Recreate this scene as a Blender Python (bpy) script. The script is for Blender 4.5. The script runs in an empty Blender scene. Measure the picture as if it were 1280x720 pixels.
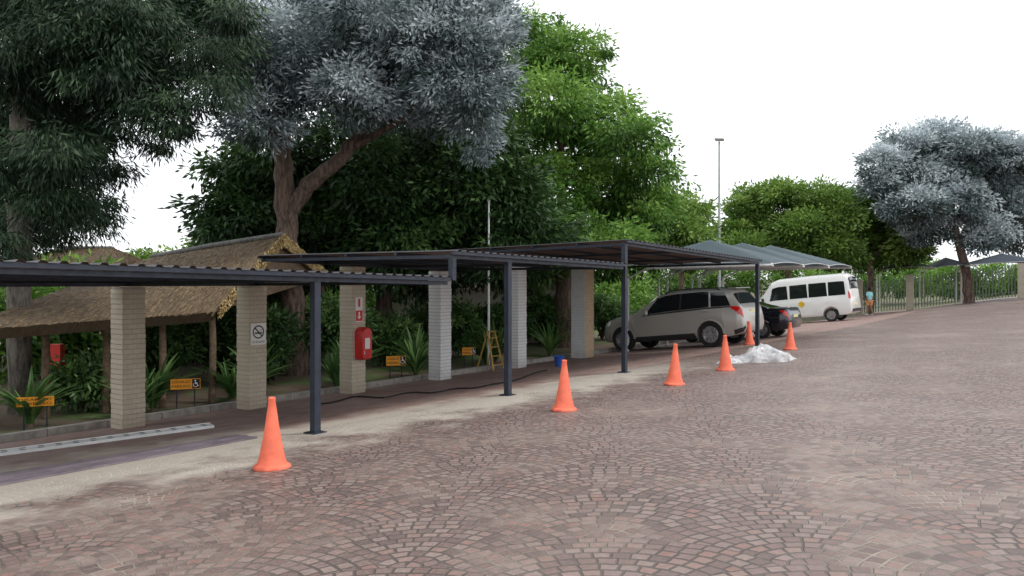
import bpy, bmesh, math, random
import numpy as np
from mathutils import Vector, Matrix
random.seed(7)
RNG = np.random.default_rng(11)
scene = bpy.context.scene
COL = scene.collection
PI = math.pi
V = Vector
# ------------------------------------------------------------------ site frame
A0 = (-2.63, 10.7); U = (.603, .798); N = (-.798, .603)
EYE = 2.1
def sstep(a, b, x):
    x = max(0., min(1., (x-a)/(b-a))); return x*x*(3-2*x)
def ts(x, y):
    dx, dy = x-A0[0], y-A0[1]
    return dx*U[0]+dy*U[1], dx*N[0]+dy*N[1]
def gz(x, y):
    t, s = ts(x, y)
    z = -.1*min(s, 6.5) if s > 0 else .06*min(-s, 24)
    z += sstep(28, 52, t)*.5*max(0, min(1, (3-s)/6))
    return z
def xy(t, s): return A0[0]+U[0]*t+N[0]*s, A0[1]+U[1]*t+N[1]*s
def BP(t, s, dz=0):
    x, y = xy(t, s); return V((x, y, gz(x, y)+dz))
def BZ(t, s, z):
    x, y = xy(t, s); return V((x, y, z))
def W(px, py, dz=0):
    a, b = 1., 200.
    f = lambda Z: EYE+(345-py)/1000*Z-gz((px-640)/1000*Z, Z)
    Z = a
    while Z < b and f(Z) > 0: Z += .1
    a, b = Z-.1, Z
    for i in range(20):
        m = (a+b)/2
        if f(m) > 0: a = m
        else: b = m
    x = (px-640)/1000*a
    return V((x, a, gz(x, a)+dz))
def AT(px, py, Z): return V(((px-640)/1000*Z, Z, EYE+(345-py)/1000*Z))
U3 = V((U[0], U[1], 0)); N3 = V((N[0], N[1], 0)); UP = V((0, 0, 1))
# ------------------------------------------------------------------ objects
WL = {}
def tagp(o, label=None, cat=None, group=None, kind=None):
    if label: o['label'] = label
    if cat: o['category'] = cat
    if group: o['group'] = group
    if kind: o['kind'] = kind
    return o
def thing(name, label, cat, loc, group=None, rot=None):
    o = bpy.data.objects.new(name, None); COL.objects.link(o)
    o.empty_display_size = .2
    o.location = loc
    if rot is not None: o.rotation_euler = rot.to_euler() if hasattr(rot, 'to_euler') else rot
    WL[o.name] = V(loc)
    return tagp(o, label, cat, group)
def link_mesh(name, me, mat, parent=None, loc=None):
    o = bpy.data.objects.new(name, me); COL.objects.link(o)
    if mat: me.materials.append(mat)
    if parent:
        o.parent = parent; WL[o.name] = WL.get(parent.name, V((0, 0, 0)))
    elif loc is not None:
        o.location = loc; WL[o.name] = V(loc)
    else: WL[o.name] = V((0, 0, 0))
    return o
class MB:
    def __init__(s): s.v = []; s.f = []
    def add(s, vs, fs):
        b = len(s.v); s.v += [tuple(p) for p in vs]; s.f += [tuple(b+i for i in f) for f in fs]
    def box(s, c, size, R=None):
        c = V(c); vs = []
        for i in (-.5, .5):
            for j in (-.5, .5):
                for k in (-.5, .5):
                    p = V((i*size[0], j*size[1], k*size[2]))
                    vs.append(c+(R @ p if R else p))
        s.add(vs, [(0,1,3,2),(4,6,7,5),(0,4,5,1),(2,3,7,6),(0,2,6,4),(1,5,7,3)])
    def beam(s, p, q, w, h, up=UP):
        p, q = V(p), V(q); d = (q-p); L = d.length; d.normalize()
        y = V(up).cross(d).normalized(); z = d.cross(y)
        s.box((p+q)/2, (L, w, h), Matrix((d, y, z)).transposed())
    def tube(s, path, radii, n=8, cap=True):
        path = [V(p) for p in path]
        if not hasattr(radii, '__len__'): radii = [radii]*len(path)
        vs = []; ref = None
        for i, p in enumerate(path):
            d = (path[min(i+1, len(path)-1)]-path[max(i-1, 0)]).normalized()
            if ref is None:
                ref = V((1, 0, 0)) if abs(d.x) < .8 else V((0, 1, 0))
            a = (ref-d*ref.dot(d)).normalized(); ref = a; b = d.cross(a)
            for k in range(n):
                th = 2*PI*k/n; vs.append(p+(a*math.cos(th)+b*math.sin(th))*radii[i])
        fs = []
        for i in range(len(path)-1):
            for k in range(n):
                fs.append((i*n+k, i*n+(k+1) % n, (i+1)*n+(k+1) % n, (i+1)*n+k))
        if cap:
            fs.append(tuple(range(n))[::-1]); fs.append(tuple((len(path)-1)*n+k for k in range(n)))
        s.add(vs, fs)
    def lathe(s, prof, n=24, o=(0,0,0), axis='z', sy=1):
        vs = []
        for r, z in prof:
            for k in range(n):
                th = 2*PI*k/n; c, d = r*math.cos(th), r*math.sin(th)
                vs.append(V(o)+(V((c, d, z)) if axis == 'z' else V((c, z*sy, d))))
        fs = []
        for i in range(len(prof)-1):
            for k in range(n):
                fs.append((i*n+k, i*n+(k+1) % n, (i+1)*n+(k+1) % n, (i+1)*n+k))
        s.add(vs, fs)
    def grid(s, P):   # P[i][j]
        n, m = len(P), len(P[0])
        s.add([p for r in P for p in r], [(i*m+j, i*m+j+1, (i+1)*m+j+1, (i+1)*m+j) for i in range(n-1) for j in range(m-1)])
    def disc2(s, cx, cy, r, z, n=20):
        s.add([(cx+r*math.cos(2*PI*k/n), cy+r*math.sin(2*PI*k/n), z) for k in range(n)], [tuple(range(n))])
    def ring2(s, cx, cy, r0, r1, z, a0=0, a1=2*PI, n=28):
        vs = []
        for k in range(n+1):
            a = a0+(a1-a0)*k/n
            vs += [(cx+r0*math.cos(a), cy+r0*math.sin(a), z), (cx+r1*math.cos(a), cy+r1*math.sin(a), z)]
        s.add(vs, [(2*k, 2*k+1, 2*k+3, 2*k+2) for k in range(n)])
    def bar2(s, p, q, w, z):
        p = V((p[0], p[1], z)); q = V((q[0], q[1], z)); d = (q-p).normalized(); o = V((-d.y, d.x, 0))*w/2
        s.add([p-o, q-o, q+o, p+o], [(0,1,2,3)])
    def build(s, name, mat, parent=None, smooth=None, world=False, at=None, recalc=False):
        off = V((0, 0, 0))
        if world and parent: off = WL[parent.name]
        if at is not None: off = V(at)
        me = bpy.data.meshes.new(name)
        me.from_pydata([(p[0]-off.x, p[1]-off.y, p[2]-off.z) for p in s.v], [], s.f)
        if recalc:
            bm = bmesh.new(); bm.from_mesh(me); bmesh.ops.recalc_face_normals(bm, faces=bm.faces); bm.to_mesh(me); bm.free()
        if smooth:
            me.polygons.foreach_set('use_smooth', [True]*len(me.polygons))
            me.set_sharp_from_angle(angle=math.radians(smooth))
        me.update()
        return link_mesh(name, me, mat, parent, at)
def copy_tree(o, parent=None):
    c = o.copy(); COL.objects.link(c)
    if parent: c.parent = parent
    for ch in o.children: copy_tree(ch, c)
    return c
# ------------------------------------------------------------------ materials
class NT:
    def __init__(s, name):
        s.m = bpy.data.materials.new(name); s.m.use_nodes = True
        s.t = s.m.node_tree; s.b = s.t.nodes['Principled BSDF']; s.out = s.t.nodes['Material Output']
    def put(s, sock, v):
        if v is None: return
        if hasattr(v, 'is_output') or isinstance(v, bpy.types.NodeSocket): s.t.links.new(v, sock)
        else:
            if isinstance(v, (tuple, list)) and len(v) == 3 and sock.type == 'RGBA': v = (*v, 1)
            sock.default_value = v
    def node(s, typ, ins={}, **attrs):
        n = s.t.nodes.new(typ)
        for k, v in attrs.items(): setattr(n, k, v)
        for k, v in ins.items(): s.put(n.inputs[k], v)
        return n
    def M(s, op, a, b=None, c=None, clamp=False):
        n = s.t.nodes.new('ShaderNodeMath'); n.operation = op; n.use_clamp = clamp
        s.put(n.inputs[0], a); s.put(n.inputs[1], b); s.put(n.inputs[2], c)
        return n.outputs[0]
    def VM(s, op, a, b=None):
        n = s.t.nodes.new('ShaderNodeVectorMath'); n.operation = op
        s.put(n.inputs[0], a); s.put(n.inputs[1], b); return n.outputs[0]
    def noise(s, vec, scale, detail=3, rough=.55, out='Fac'):
        return s.node('ShaderNodeTexNoise', {'Vector': vec, 'Scale': scale, 'Detail': detail, 'Roughness': rough}).outputs[out]
    def mix(s, f, a, b, mode='MIX'):
        n = s.node('ShaderNodeMixRGB', {'Fac': f, 'Color1': a, 'Color2': b}, blend_type=mode); return n.outputs[0]
    def ss(s, x, a, b, lo=0., hi=1.):
        n = s.node('ShaderNodeMapRange', {'Value': x, 'From Min': a, 'From Max': b, 'To Min': lo, 'To Max': hi}, interpolation_type='SMOOTHSTEP')
        return n.outputs[0]
    def ramp(s, f, stops, interp='LINEAR'):
        n = s.node('ShaderNodeValToRGB', {'Fac': f}); r = n.color_ramp; r.interpolation = interp
        while len(r.elements) < len(stops): r.elements.new(.5)
        for e, (p, c) in zip(r.elements, stops): e.position = p; e.color = (*c, 1)
        return n.outputs[0]
    def bump(s, h, strength=.5, dist=.02):
        n = s.node('ShaderNodeBump', {'Height': h, 'Strength': strength, 'Distance': dist}); s.put(s.b.inputs['Normal'], n.outputs[0])
    def set(s, **k):
        for a, v in k.items(): s.put(s.b.inputs[a.replace('_', ' ')], v)
    def obj(s): return s.node('ShaderNodeTexCoord').outputs['Object']
    def pos(s): return s.node('ShaderNodeNewGeometry').outputs['Position']
def mat(name, col, rough=.6, metal=0., amt=.18, scale=6., bump=0., bscale=40., spec=.4, coat=0.):
    n = NT(name); o = n.obj()
    f = n.noise(o, scale, 5, .65)
    a = tuple(c*(1-amt) for c in col); b = tuple(min(1, c*(1+amt)) for c in col)
    n.set(Base_Color=n.mix(n.ss(f, .3, .7), a, b), Roughness=n.ss(n.noise(o, scale*2.3), .3, .7, max(.02, rough-.08), min(1, rough+.1)) if amt > .035 else rough, Metallic=metal)
    n.b.inputs['Specular IOR Level'].default_value = spec
    n.b.inputs['Coat Weight'].default_value = coat
    n.b.inputs['Coat Roughness'].default_value = .06
    if bump: n.bump(n.noise(o, bscale, 4), bump, .01)
    return n.m
def sand_factor(n):
    p = n.node('ShaderNodeSeparateXYZ', {'Vector': n.pos()})
    dx = n.M('SUBTRACT', p.outputs[0], A0[0]); dy = n.M('SUBTRACT', p.outputs[1], A0[1])
    s_ = n.M('ADD', n.M('MULTIPLY', dx, N[0]), n.M('MULTIPLY', dy, N[1]))
    t_ = n.M('ADD', n.M('MULTIPLY', dx, U[0]), n.M('MULTIPLY', dy, U[1]))
    nz = n.noise(n.pos(), 1.1, 6, .65)
    d = n.M('ADD', n.M('MULTIPLY', n.M('ABSOLUTE', n.M('SUBTRACT', s_, n.ss(t_, -2., 3., .7, -.1))), n.ss(t_, -2., 3., .5, .85)), n.M('MULTIPLY', n.M('SUBTRACT', nz, .5), 2.6))
    band = n.M('SUBTRACT', 1., n.ss(d, .2, 1.2))
    lim = n.M('SUBTRACT', 1., n.ss(t_, 7., 13.))
    return n.M('MULTIPLY', band, lim), s_, t_
def make_cobble():
    n = NT('cobble_paving'); pos = n.pos()
    w1 = n.VM('SCALE', n.VM('SUBTRACT', n.noise(pos, .5, 2, out='Color'), (.5, .5, .5))); w1.node.inputs['Scale'].default_value = .10
    w2 = n.VM('SCALE', n.VM('SUBTRACT', n.noise(pos, 7., 2, out='Color'), (.5, .5, .5))); w2.node.inputs['Scale'].default_value = .028
    p = n.node('ShaderNodeSeparateXYZ', {'Vector': n.VM('ADD', n.VM('ADD', pos, w1), w2)})
    ph = .12; c, d = math.cos(ph), math.sin(ph)
    R, sz = 1.2, .109091
    X = n.M('DIVIDE', n.M('ADD', n.M('ADD', n.M('MULTIPLY', p.outputs[0], c), n.M('MULTIPLY', p.outputs[1], -d)), .05), R)
    Y = n.M('DIVIDE', n.M('ADD', n.M('MULTIPLY', p.outputs[0], d), n.M('MULTIPLY', p.outputs[1], c)), R*.5)
    j0 = n.M('FLOOR', Y); fy = n.M('MULTIPLY', n.M('SUBTRACT', Y, j0), .5)
    o0 = n.M('FLOORED_MODULO', j0, 2.); o1 = n.M('SUBTRACT', 1., o0)
    def cell(o):
        q = n.M('DIVIDE', n.M('ADD', X, o), 2.); i = n.M('FLOOR', q)
        return n.M('MULTIPLY', n.M('SUBTRACT', n.M('SUBTRACT', q, i), .5), 2.), i
    u0, i0 = cell(o0); u1, i1 = cell(o1)
    def inside(u, v): return n.M('LESS_THAN', n.M('ADD', n.M('MULTIPLY', u, u), n.M('MULTIPLY', v, v)), 1.)
    vm = n.M('ADD', fy, .5); vp = n.M('SUBTRACT', fy, .5)
    a = inside(u1, vm); b = n.M('MULTIPLY', n.M('SUBTRACT', 1., a), inside(u0, fy)); g_ = n.M('SUBTRACT', n.M('SUBTRACT', 1., a), b)
    def sel(x, y, z): return n.M('ADD', n.M('ADD', n.M('MULTIPLY', a, x), n.M('MULTIPLY', b, y)), n.M('MULTIPLY', g_, z))
    u = sel(u1, u0, u1); vy = sel(vm, fy, vp); ci = sel(i1, i0, i1); cj = n.M('ADD', j0, sel(-1., 0., 1.))
    r = n.M('MULTIPLY', n.M('SQRT', n.M('ADD', n.M('MULTIPLY', u, u), n.M('MULTIPLY', vy, vy))), R/sz)
    row = n.M('FLOOR', r); fr = n.M('SUBTRACT', r, row)
    ang = n.M('DIVIDE', n.M('ARCTAN2', u, vy), 2*PI)
    cnt = n.M('ROUND', n.M('MULTIPLY', n.M('ADD', row, .5), 2*PI/1.08))
    rid = n.node('ShaderNodeCombineXYZ', {'X': row, 'Y': cj, 'Z': ci}).outputs[0]
    rr = n.node('ShaderNodeTexWhiteNoise', {'Vector': rid}, noise_dimensions='3D').outputs['Value']
    al = n.M('ADD', n.M('MULTIPLY', ang, cnt), rr); cl = n.M('FLOOR', al); fc = n.M('SUBTRACT', al, cl)
    wn = n.node('ShaderNodeTexWhiteNoise', {'Vector': rid, 'W': cl}, noise_dimensions='4D')
    rnd = wn.outputs['Value']
    g = n.ss(rnd, 0., 1., .03, .06); g2 = n.ss(rnd, 0., 1., .045, .08)
    er = n.M('MINIMUM', fr, n.M('SUBTRACT', 1., fr)); ec = n.M('MINIMUM', fc, n.M('SUBTRACT', 1., fc))
    def edge(e, g): return n.node('ShaderNodeMapRange', {'Value': e, 'From Min': g, 'From Max': n.M('ADD', g, .065)}, interpolation_type='SMOOTHSTEP').outputs[0]
    mask = n.M('MULTIPLY', edge(er, g2), edge(ec, g))
    fine = n.noise(pos, 38., 5, .7); big = n.noise(pos, .3, 4, .6); mid = n.noise(pos, .5, 5, .65)
    colr = n.ramp(rnd, [(0, (.095, .058, .050)), (.22, (.17, .098, .082)), (.5, (.205, .135, .118)), (.75, (.275, .195, .168)), (1., (.24, .118, .092))])
    stone = n.mix(n.ss(fine, .3, .75), n.mix(.35, colr, (.06, .042, .037)), n.mix(.25, colr, (.38, .31, .28)))
    joint = n.mix(n.ss(mid, .46, .74), (.07, .054, .045), (.36, .305, .24))
    sf, s_, t_ = sand_factor(n)
    colr2 = n.mix(mask, joint, stone)
    colr2 = n.mix(n.ss(big, .42, .78, 0., .22), colr2, (.34, .275, .245))
    sandc = n.mix(fine, (.44, .39, .32), (.70, .64, .56))
    colr2 = n.mix(n.M('MULTIPLY', sf, n.M('SUBTRACT', 1., n.M('MULTIPLY', mask, .25))), colr2, sandc)
    n.set(Base_Color=colr2, Roughness=n.ss(fine, .2, .8, .42, .7))
    h = n.M('ADD', n.M('MULTIPLY', mask, n.M('ADD', .8, n.M('MULTIPLY', rnd, .25))), n.M('MULTIPLY', fine, .3))
    n.bump(h, .65, .016)
    n.b.inputs['Specular IOR Level'].default_value = .5
    return n.m
def make_bay():
    n = NT('bay_brick_paving'); sf, s_, t_ = sand_factor(n)
    vec = n.node('ShaderNodeCombineXYZ', {'X': t_, 'Y': s_}).outputs[0]
    br = n.node('ShaderNodeTexBrick', {'Vector': vec, 'Scale': 1., 'Mortar Size': .006, 'Brick Width': .22, 'Row Height': .11,
        'Color1': (.22, .125, .105, 1), 'Color2': (.31, .19, .165, 1), 'Mortar': (.24, .2, .17, 1)})
    f = n.noise(n.pos(), 1.6, 6, .7); fine = n.noise(n.pos(), 30, 4)
    c = n.mix(n.ss(f, .4, .75, 0., .7), br.outputs[0], (.38, .3, .26))
    c = n.mix(n.ss(fine, .3, .8, 0., .3), c, (.12, .085, .075))
    c = n.mix(sf, c, n.mix(fine, (.40, .34, .28), (.62, .55, .47)))
    n.set(Base_Color=c, Roughness=.8); n.bump(n.M('ADD', br.outputs[1], fine), .3, .01)
    return n.m
def make_soil():
    n = NT('garden_soil'); p = n.pos()
    f = n.noise(p, .5, 5, .65); fine = n.noise(p, 22, 6, .75)
    c = n.mix(fine, (.05, .034, .024), (.22, .16, .11))
    g = n.mix(fine, (.04, .08, .02), (.14, .22, .06))
    n.set(Base_Color=n.mix(n.ss(f, .45, .62), c, g), Roughness=.95); n.bump(fine, .8, .05)
    return n.m
def make_leaf(name, stops, trans=.25, rough=.5):
    n = NT(name)
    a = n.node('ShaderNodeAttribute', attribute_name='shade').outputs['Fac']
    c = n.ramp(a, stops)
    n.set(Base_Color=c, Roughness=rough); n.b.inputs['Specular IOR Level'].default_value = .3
    tr = n.node('ShaderNodeBsdfTranslucent', {'Color': c})
    mx = n.node('ShaderNodeMixShader', {0: trans, 1: n.b.outputs[0], 2: tr.outputs[0]})
    n.t.links.new(mx.outputs[0], n.out.inputs[0])
    return n.m
def make_bark(name, a, b):
    n = NT(name); o = n.obj()
    mp = n.node('ShaderNodeMapping', {'Vector': o, 'Scale': (1, 1, .22)}).outputs[0]
    f = n.noise(mp, 11, 6, .7)
    n.set(Base_Color=n.mix(n.ss(f, .35, .65), a, b), Roughness=.9); n.bump(f, .9, .06)
    return n.m
def make_brick(name, c1, c2, mortar, paint=None):
    n = NT(name); o = n.obj(); p = n.node('ShaderNodeSeparateXYZ', {'Vector': o})
    vec = n.node('ShaderNodeCombineXYZ', {'X': n.M('ADD', p.outputs[0], p.outputs[1]), 'Y': p.outputs[2]}).outputs[0]
    br = n.node('ShaderNodeTexBrick', {'Vector': vec, 'Scale': 1., 'Mortar Size': .006, 'Brick Width': .22, 'Row Height': .085,
        'Color1': (*c1, 1), 'Color2': (*c2, 1), 'Mortar': (*mortar, 1)})
    f = n.noise(o, 7, 5, .65)
    dirt = n.ss(p.outputs[2], 0., .5, .55, 0.)
    c = n.mix(n.ss(f, .4, .8, 0., .3), br.outputs[0], tuple(x*.7 for x in c1))
    c = n.mix(n.M('MULTIPLY', dirt, f), c, (.2, .14, .1))
    n.set(Base_Color=c, Roughness=.85); n.bump(n.M('ADD', f, n.M('MULTIPLY', br.outputs[1], -1.)), .35, .01)
    return n.m
def make_thatch(name, k=1., grey=0.):
    n = NT(name); p = n.pos()
    a = n.VM('DOT_PRODUCT', p, (.55, .83, 0)).node.outputs['Value']
    z = n.node('ShaderNodeSeparateXYZ', {'Vector': p}).outputs[2]
    vec = n.node('ShaderNodeCombineXYZ', {'X': n.M('MULTIPLY', a, 26.), 'Y': n.M('MULTIPLY', z, 2.5)}).outputs[0]
    f = n.noise(vec, 1., 5, .7); g = n.noise(p, 1.1, 4)
    c = n.ramp(f, [(.25, (.07, .047, .029)), (.5, (.145, .10, .062)), (.75, (.235, .168, .105))])
    c = n.mix(n.ss(g, .4, .7, 0., .45), c, (.115, .093, .072))
    c = n.mix(grey, c, (.12, .113, .105))
    n.set(Base_Color=c, Roughness=.95); n.bump(f, .8, .05)
    return n.m
def make_sheet():
    n = NT('roof_sheet_metal'); o = n.pos()
    g = n.node('ShaderNodeNewGeometry').outputs['Backfacing']
    f = n.noise(o, 3, 4)
    under = n.mix(f, (.12, .085, .075), (.2, .14, .12)); top = n.mix(f, (.05, .05, .056), (.09, .09, .1))
    n.set(Base_Color=n.mix(g, top, under), Roughness=.6, Metallic=.0)
    return n.m
def make_net(name, c):
    n = NT(name); o = n.pos(); f = n.noise(o, 1.2, 3)
    col = n.mix(f, tuple(x*.8 for x in c), tuple(x*1.2 for x in c))
    n.set(Base_Color=col, Roughness=.8)
    tr = n.node('ShaderNodeBsdfTranslucent', {'Color': col})
    mx = n.node('ShaderNodeMixShader', {0: .25, 1: n.b.outputs[0], 2: tr.outputs[0]})
    n.t.links.new(mx.outputs[0], n.out.inputs[0]); return n.m
MT = dict(
 cobble=make_cobble(), bay=make_bay(), soil=make_soil(), thatch=make_thatch('thatch'), thatch_grey=make_thatch('weathered_thatch', 1, .5), sheet=make_sheet(),
 steel=mat('navy_steel', (.020, .026, .042), .45, .1, .25, 5, spec=.5),
 cream_brick=make_brick('cream_brick', (.60, .535, .42), (.54, .47, .365), (.42, .37, .30)),
 tan_brick=make_brick('tan_brick', (.60, .45, .29), (.52, .37, .23), (.46, .40, .32)),
 white_brick=make_brick('white_brick', (.82, .83, .84), (.79, .80, .81), (.68, .69, .70)),
 mortar=mat('mortar', (.40, .36, .31), .95, bump=.3),
 concrete=mat('concrete', (.33, .31, .28), .9, amt=.25, bump=.4),
 orange=mat('cone_orange', (.86, .175, .095), .55, amt=.14, scale=5),
 pale_orange=mat('cone_base', (.70, .15, .085), .7, amt=.25, scale=9),
 white_paint=mat('white_paint', (.75, .75, .73), .5, amt=.08),
 lilac=mat('lilac_sheet', (.22, .18, .21), .5, .1, amt=.25, scale=3),
 galv=mat('white_steel', (.76, .77, .76), .45, .0, amt=.1, scale=3), grey_steel=mat('grey_steel', (.40, .41, .42), .5, .2, amt=.12, scale=3),
 rubber=mat('rubber', (.02, .02, .021), .85, bump=.2),
 hole=mat('hole_dark', (.06, .06, .065), .8),
 blue=mat('blue_plastic', (.03, .10, .42), .45), red=mat('red_cabinet', (.58, .02, .018), .35, coat=.3, amt=.1),
 sign_or=mat('sign_orange', (.84, .33, .02), .5, amt=.06), sign_white=mat('sign_white', (.8, .8, .78), .5, amt=.05),
 sign_red=mat('sign_red', (.6, .02, .02), .5, amt=.05), sign_black=mat('sign_black', (.012, .012, .012), .6, amt=.05),
 silver=mat('champagne_paint', (.51, .49, .455), .34, .3, amt=.01, scale=2, coat=.2),
 navy=mat('dark_car_paint', (.012, .014, .022), .25, .3, amt=.03, coat=.9),
 white_car=mat('white_car_paint', (.80, .80, .78), .3, 0, amt=.02, coat=.5),
 glass=mat('car_glass', (.012, .015, .017), .06, 0, amt=.03, spec=.7),
 tail=mat('tail_lamp', (.62, .012, .012), .15, coat=.8), lamp=mat('head_lamp', (.6, .62, .64), .12, coat=.8),
 rim=mat('alloy', (.5, .5, .51), .3, .8, amt=.08), trim=mat('black_trim', (.03, .03, .032), .65),
 plate=mat('plate', (.72, .66, .35), .5), yellow=mat('yellow_decal', (.75, .48, .03), .5),
 timber=mat('timber', (.15, .10, .065), .85, amt=.35, scale=12, bump=.4), ladder=mat('ladder_wood', (.42, .26, .07), .7, amt=.25),
 cap=mat('ridge_cap', (.13, .125, .12), .9, amt=.3, bump=.5, bscale=14),
 straw=make_leaf('straw', [(0, (.10, .07, .043)), (.5, (.2, .145, .088)), (1, (.33, .245, .145))], .1, .9),
 straw_gold=make_leaf('golden_straw', [(0, (.30, .205, .09)), (.5, (.54, .40, .19)), (1, (.72, .57, .30))], .15, .9),
 net=make_net('shade_net', (.095, .13, .145)), net_dark=make_net('shade_net_dark', (.07, .09, .115)),
 wall=mat('cream_render', (.62, .57, .49), .9, amt=.1, bump=.2), green_steel=mat('pale_green_steel', (.20, .25, .18), .6),
 skin=mat('skin', (.28, .16, .105), .6, amt=.1), hair=mat('hair', (.012, .01, .009), .8), shirt=mat('turquoise_shirt', (.36, .74, .78), .85),
 shorts=mat('orange_shorts', (.66, .30, .14), .9), shoe=mat('shoe', (.5, .5, .5), .8),
 bark=make_bark('brown_bark', (.055, .037, .028), (.20, .135, .105)), bark_grey=make_bark('grey_bark', (.07, .06, .05), (.22, .19, .16)),
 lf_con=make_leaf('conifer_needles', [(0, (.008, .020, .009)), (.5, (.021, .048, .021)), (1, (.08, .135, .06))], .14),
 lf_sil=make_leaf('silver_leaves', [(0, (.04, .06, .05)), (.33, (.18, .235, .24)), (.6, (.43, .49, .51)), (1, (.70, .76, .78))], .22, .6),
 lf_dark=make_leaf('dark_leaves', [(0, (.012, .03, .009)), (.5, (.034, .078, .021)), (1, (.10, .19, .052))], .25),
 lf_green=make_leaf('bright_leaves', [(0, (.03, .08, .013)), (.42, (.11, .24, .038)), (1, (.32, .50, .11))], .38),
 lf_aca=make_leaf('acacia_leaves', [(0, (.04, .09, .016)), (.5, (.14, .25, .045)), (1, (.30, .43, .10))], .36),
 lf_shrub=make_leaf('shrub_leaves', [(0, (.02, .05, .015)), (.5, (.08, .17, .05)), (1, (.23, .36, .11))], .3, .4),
)
n = NT('plastic_sheet'); n.set(Base_Color=(.84, .85, .86), Roughness=.2); n.b.inputs['Specular IOR Level'].default_value = .6
tr = n.node('ShaderNodeBsdfTranslucent', {'Color': (.88, .9, .92)})
mx = n.node('ShaderNodeMixShader', {0: .3, 1: n.b.outputs[0], 2: tr.outputs[0]})
tp = n.node('ShaderNodeBsdfTransparent', {'Color': (.95, .95, .95)})
mx2 = n.node('ShaderNodeMixShader', {0: n.ss(n.noise(n.obj(), 5, 3), .35, .65, .15, .72), 1: mx.outputs[0], 2: tp.outputs[0]}); n.t.links.new(mx2.outputs[0], n.out.inputs[0])
MT['plastic'] = n.m
# ------------------------------------------------------------------ ground
def sheet_ts(name, tl, sl, dz, m):
    b = MB()
    b.grid([[BP(t, s, dz) for s in sl] for t in tl])
    o = b.build(name, m, smooth=60, recalc=False)
    me = o.data
    if me.polygons[0].normal.z < 0: me.flip_normals()
    return tagp(o, kind='structure')
TL = [-500, -120, -50, -30, -20, -15, -10]+[float(i) for i in range(-8, 62, 2)]+[70, 90, 140, 250, 600]
SL = [-500, -120, -60, -40, -24, -20, -16, -12, -10, -8, -6, -4.5, -3, -2, -1, 0, .4, 1, 2, 3, 4, 5.6, 6.5, 8, 12, 20, 40, 120, 600]
sheet_ts('ground', TL, SL, -.02, MT['soil'])
sheet_ts('plaza', [t for t in TL if -50 <= t <= 60], [s for s in SL if -60 <= s <= .4], 0, MT['cobble'])
sheet_ts('parking_bay_paving', [t for t in TL if -30 <= t <= 56], [.4, 1, 2, 3, 4, 5.6], 0, MT['bay'])
b = MB()
for i in range(-14, 34):
    p, q = BP(i, 5.68, .03), BP(i+.985, 5.68, .03); b.beam(p, q, .14, .2)
tagp(b.build('kerb', MT['concrete']), kind='structure')
# ------------------------------------------------------------------ carports
SHP = [(0, 0), (.10, 0), (.125, .026), (.175, .026), (.2, 0)]
def carport(label, t0, t1, zf0, zf1, zb0, zb1, posts, rafters, stub=None):
    D = 5.0; s0 = -.12; s1 = D+.1
    def zz(t, s):
        a = (t-t0)/(t1-t0); k = s/D
        return (zf0+(zf1-zf0)*a)*(1-k)+(zb0+(zb1-zb0)*a)*k
    root = thing('carport', label, 'carport', BP((t0+t1)/2, 0), 'stepped steel carports beside the plaza')
    b = MB(); tl = []
    t = t0
    while t < t1-.2:
        for a, h in SHP[:-1]: tl.append((t+a, h))
        t += .2
    tl.append((t1, 0))
    b.grid([[BZ(t, s, zz(t, s)+h) for s in (s0, D*.5, s1)] for t, h in tl])
    o = b.build('roof_sheet', MT['sheet'], root, world=True)
    if sum(p.normal.z for p in o.data.polygons) < 0: o.data.flip_normals()
    for s in (0., D-.1):
        b = MB(); b.beam(BZ(t0, s, zz(t0, s)-.085), BZ(t1, s, zz(t1, s)-.085), .06, .06)
        b.build('main_beam', MT['steel'], root, world=True)
    for s in (-.08, 1.2, 2.45, 3.7, D+.02):
        b = MB(); b.beam(BZ(t0+.01, s, zz(t0, s)-.028), BZ(t1-.01, s, zz(t1, s)-.028), .05, .05)
        b.build('purlin', MT['steel'], root, world=True)
    for t in rafters:
        b = MB(); b.beam(BZ(t, .04, zz(t, .04)-.086), BZ(t, D-.14, zz(t, D-.14)-.086), .06, .055)
        b.build('rafter', MT['steel'], root, world=True)
    for t in posts:
        p = BP(t, 0); b = MB(); b.beam(p, V((p.x, p.y, zz(t, 0)-.117)), .1, .1, U3)
        po = b.build('post', MT['steel'], root, world=True)
        b = MB(); b.box(p+V((0, 0, .008)), (.22, .22, .016), Matrix.Rotation(math.atan2(U[1], U[0]), 3, 'Z'))
        b.build('base_plate', MT['steel'], po, world=True)
    if stub:
        t, za = stub; b = MB(); b.beam(BZ(t, -.04, za), BZ(t, -.04, zz(t, 0)-.118), .09, .09, U3)
        b.build('stub_post', MT['steel'], root, world=True)
    return zz
z1 = carport('low dark steel carport at the left, carried by the post nearest the camera', -9, 2.62, 2.365, 2.075, 2.09, 2.02, [0, -4.2], [-8.9, -4.2, 0, 2.5])
z2 = carport('middle dark steel carport, one step higher than the left one, with one front post', 2.66, 8.32, 2.50, 2.36, 2.50, 2.34, [4.24], [2.74, 4.24, 6.2, 8.2], (2.72, 2.03))
z3 = carport('tallest dark steel carport at the right of the row, beside the silver car', 8.37, 16.6, 2.88, 2.56, 2.76, 2.46, [8.42, 16.5], [8.45, 11, 13.8, 16.5])
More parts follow.
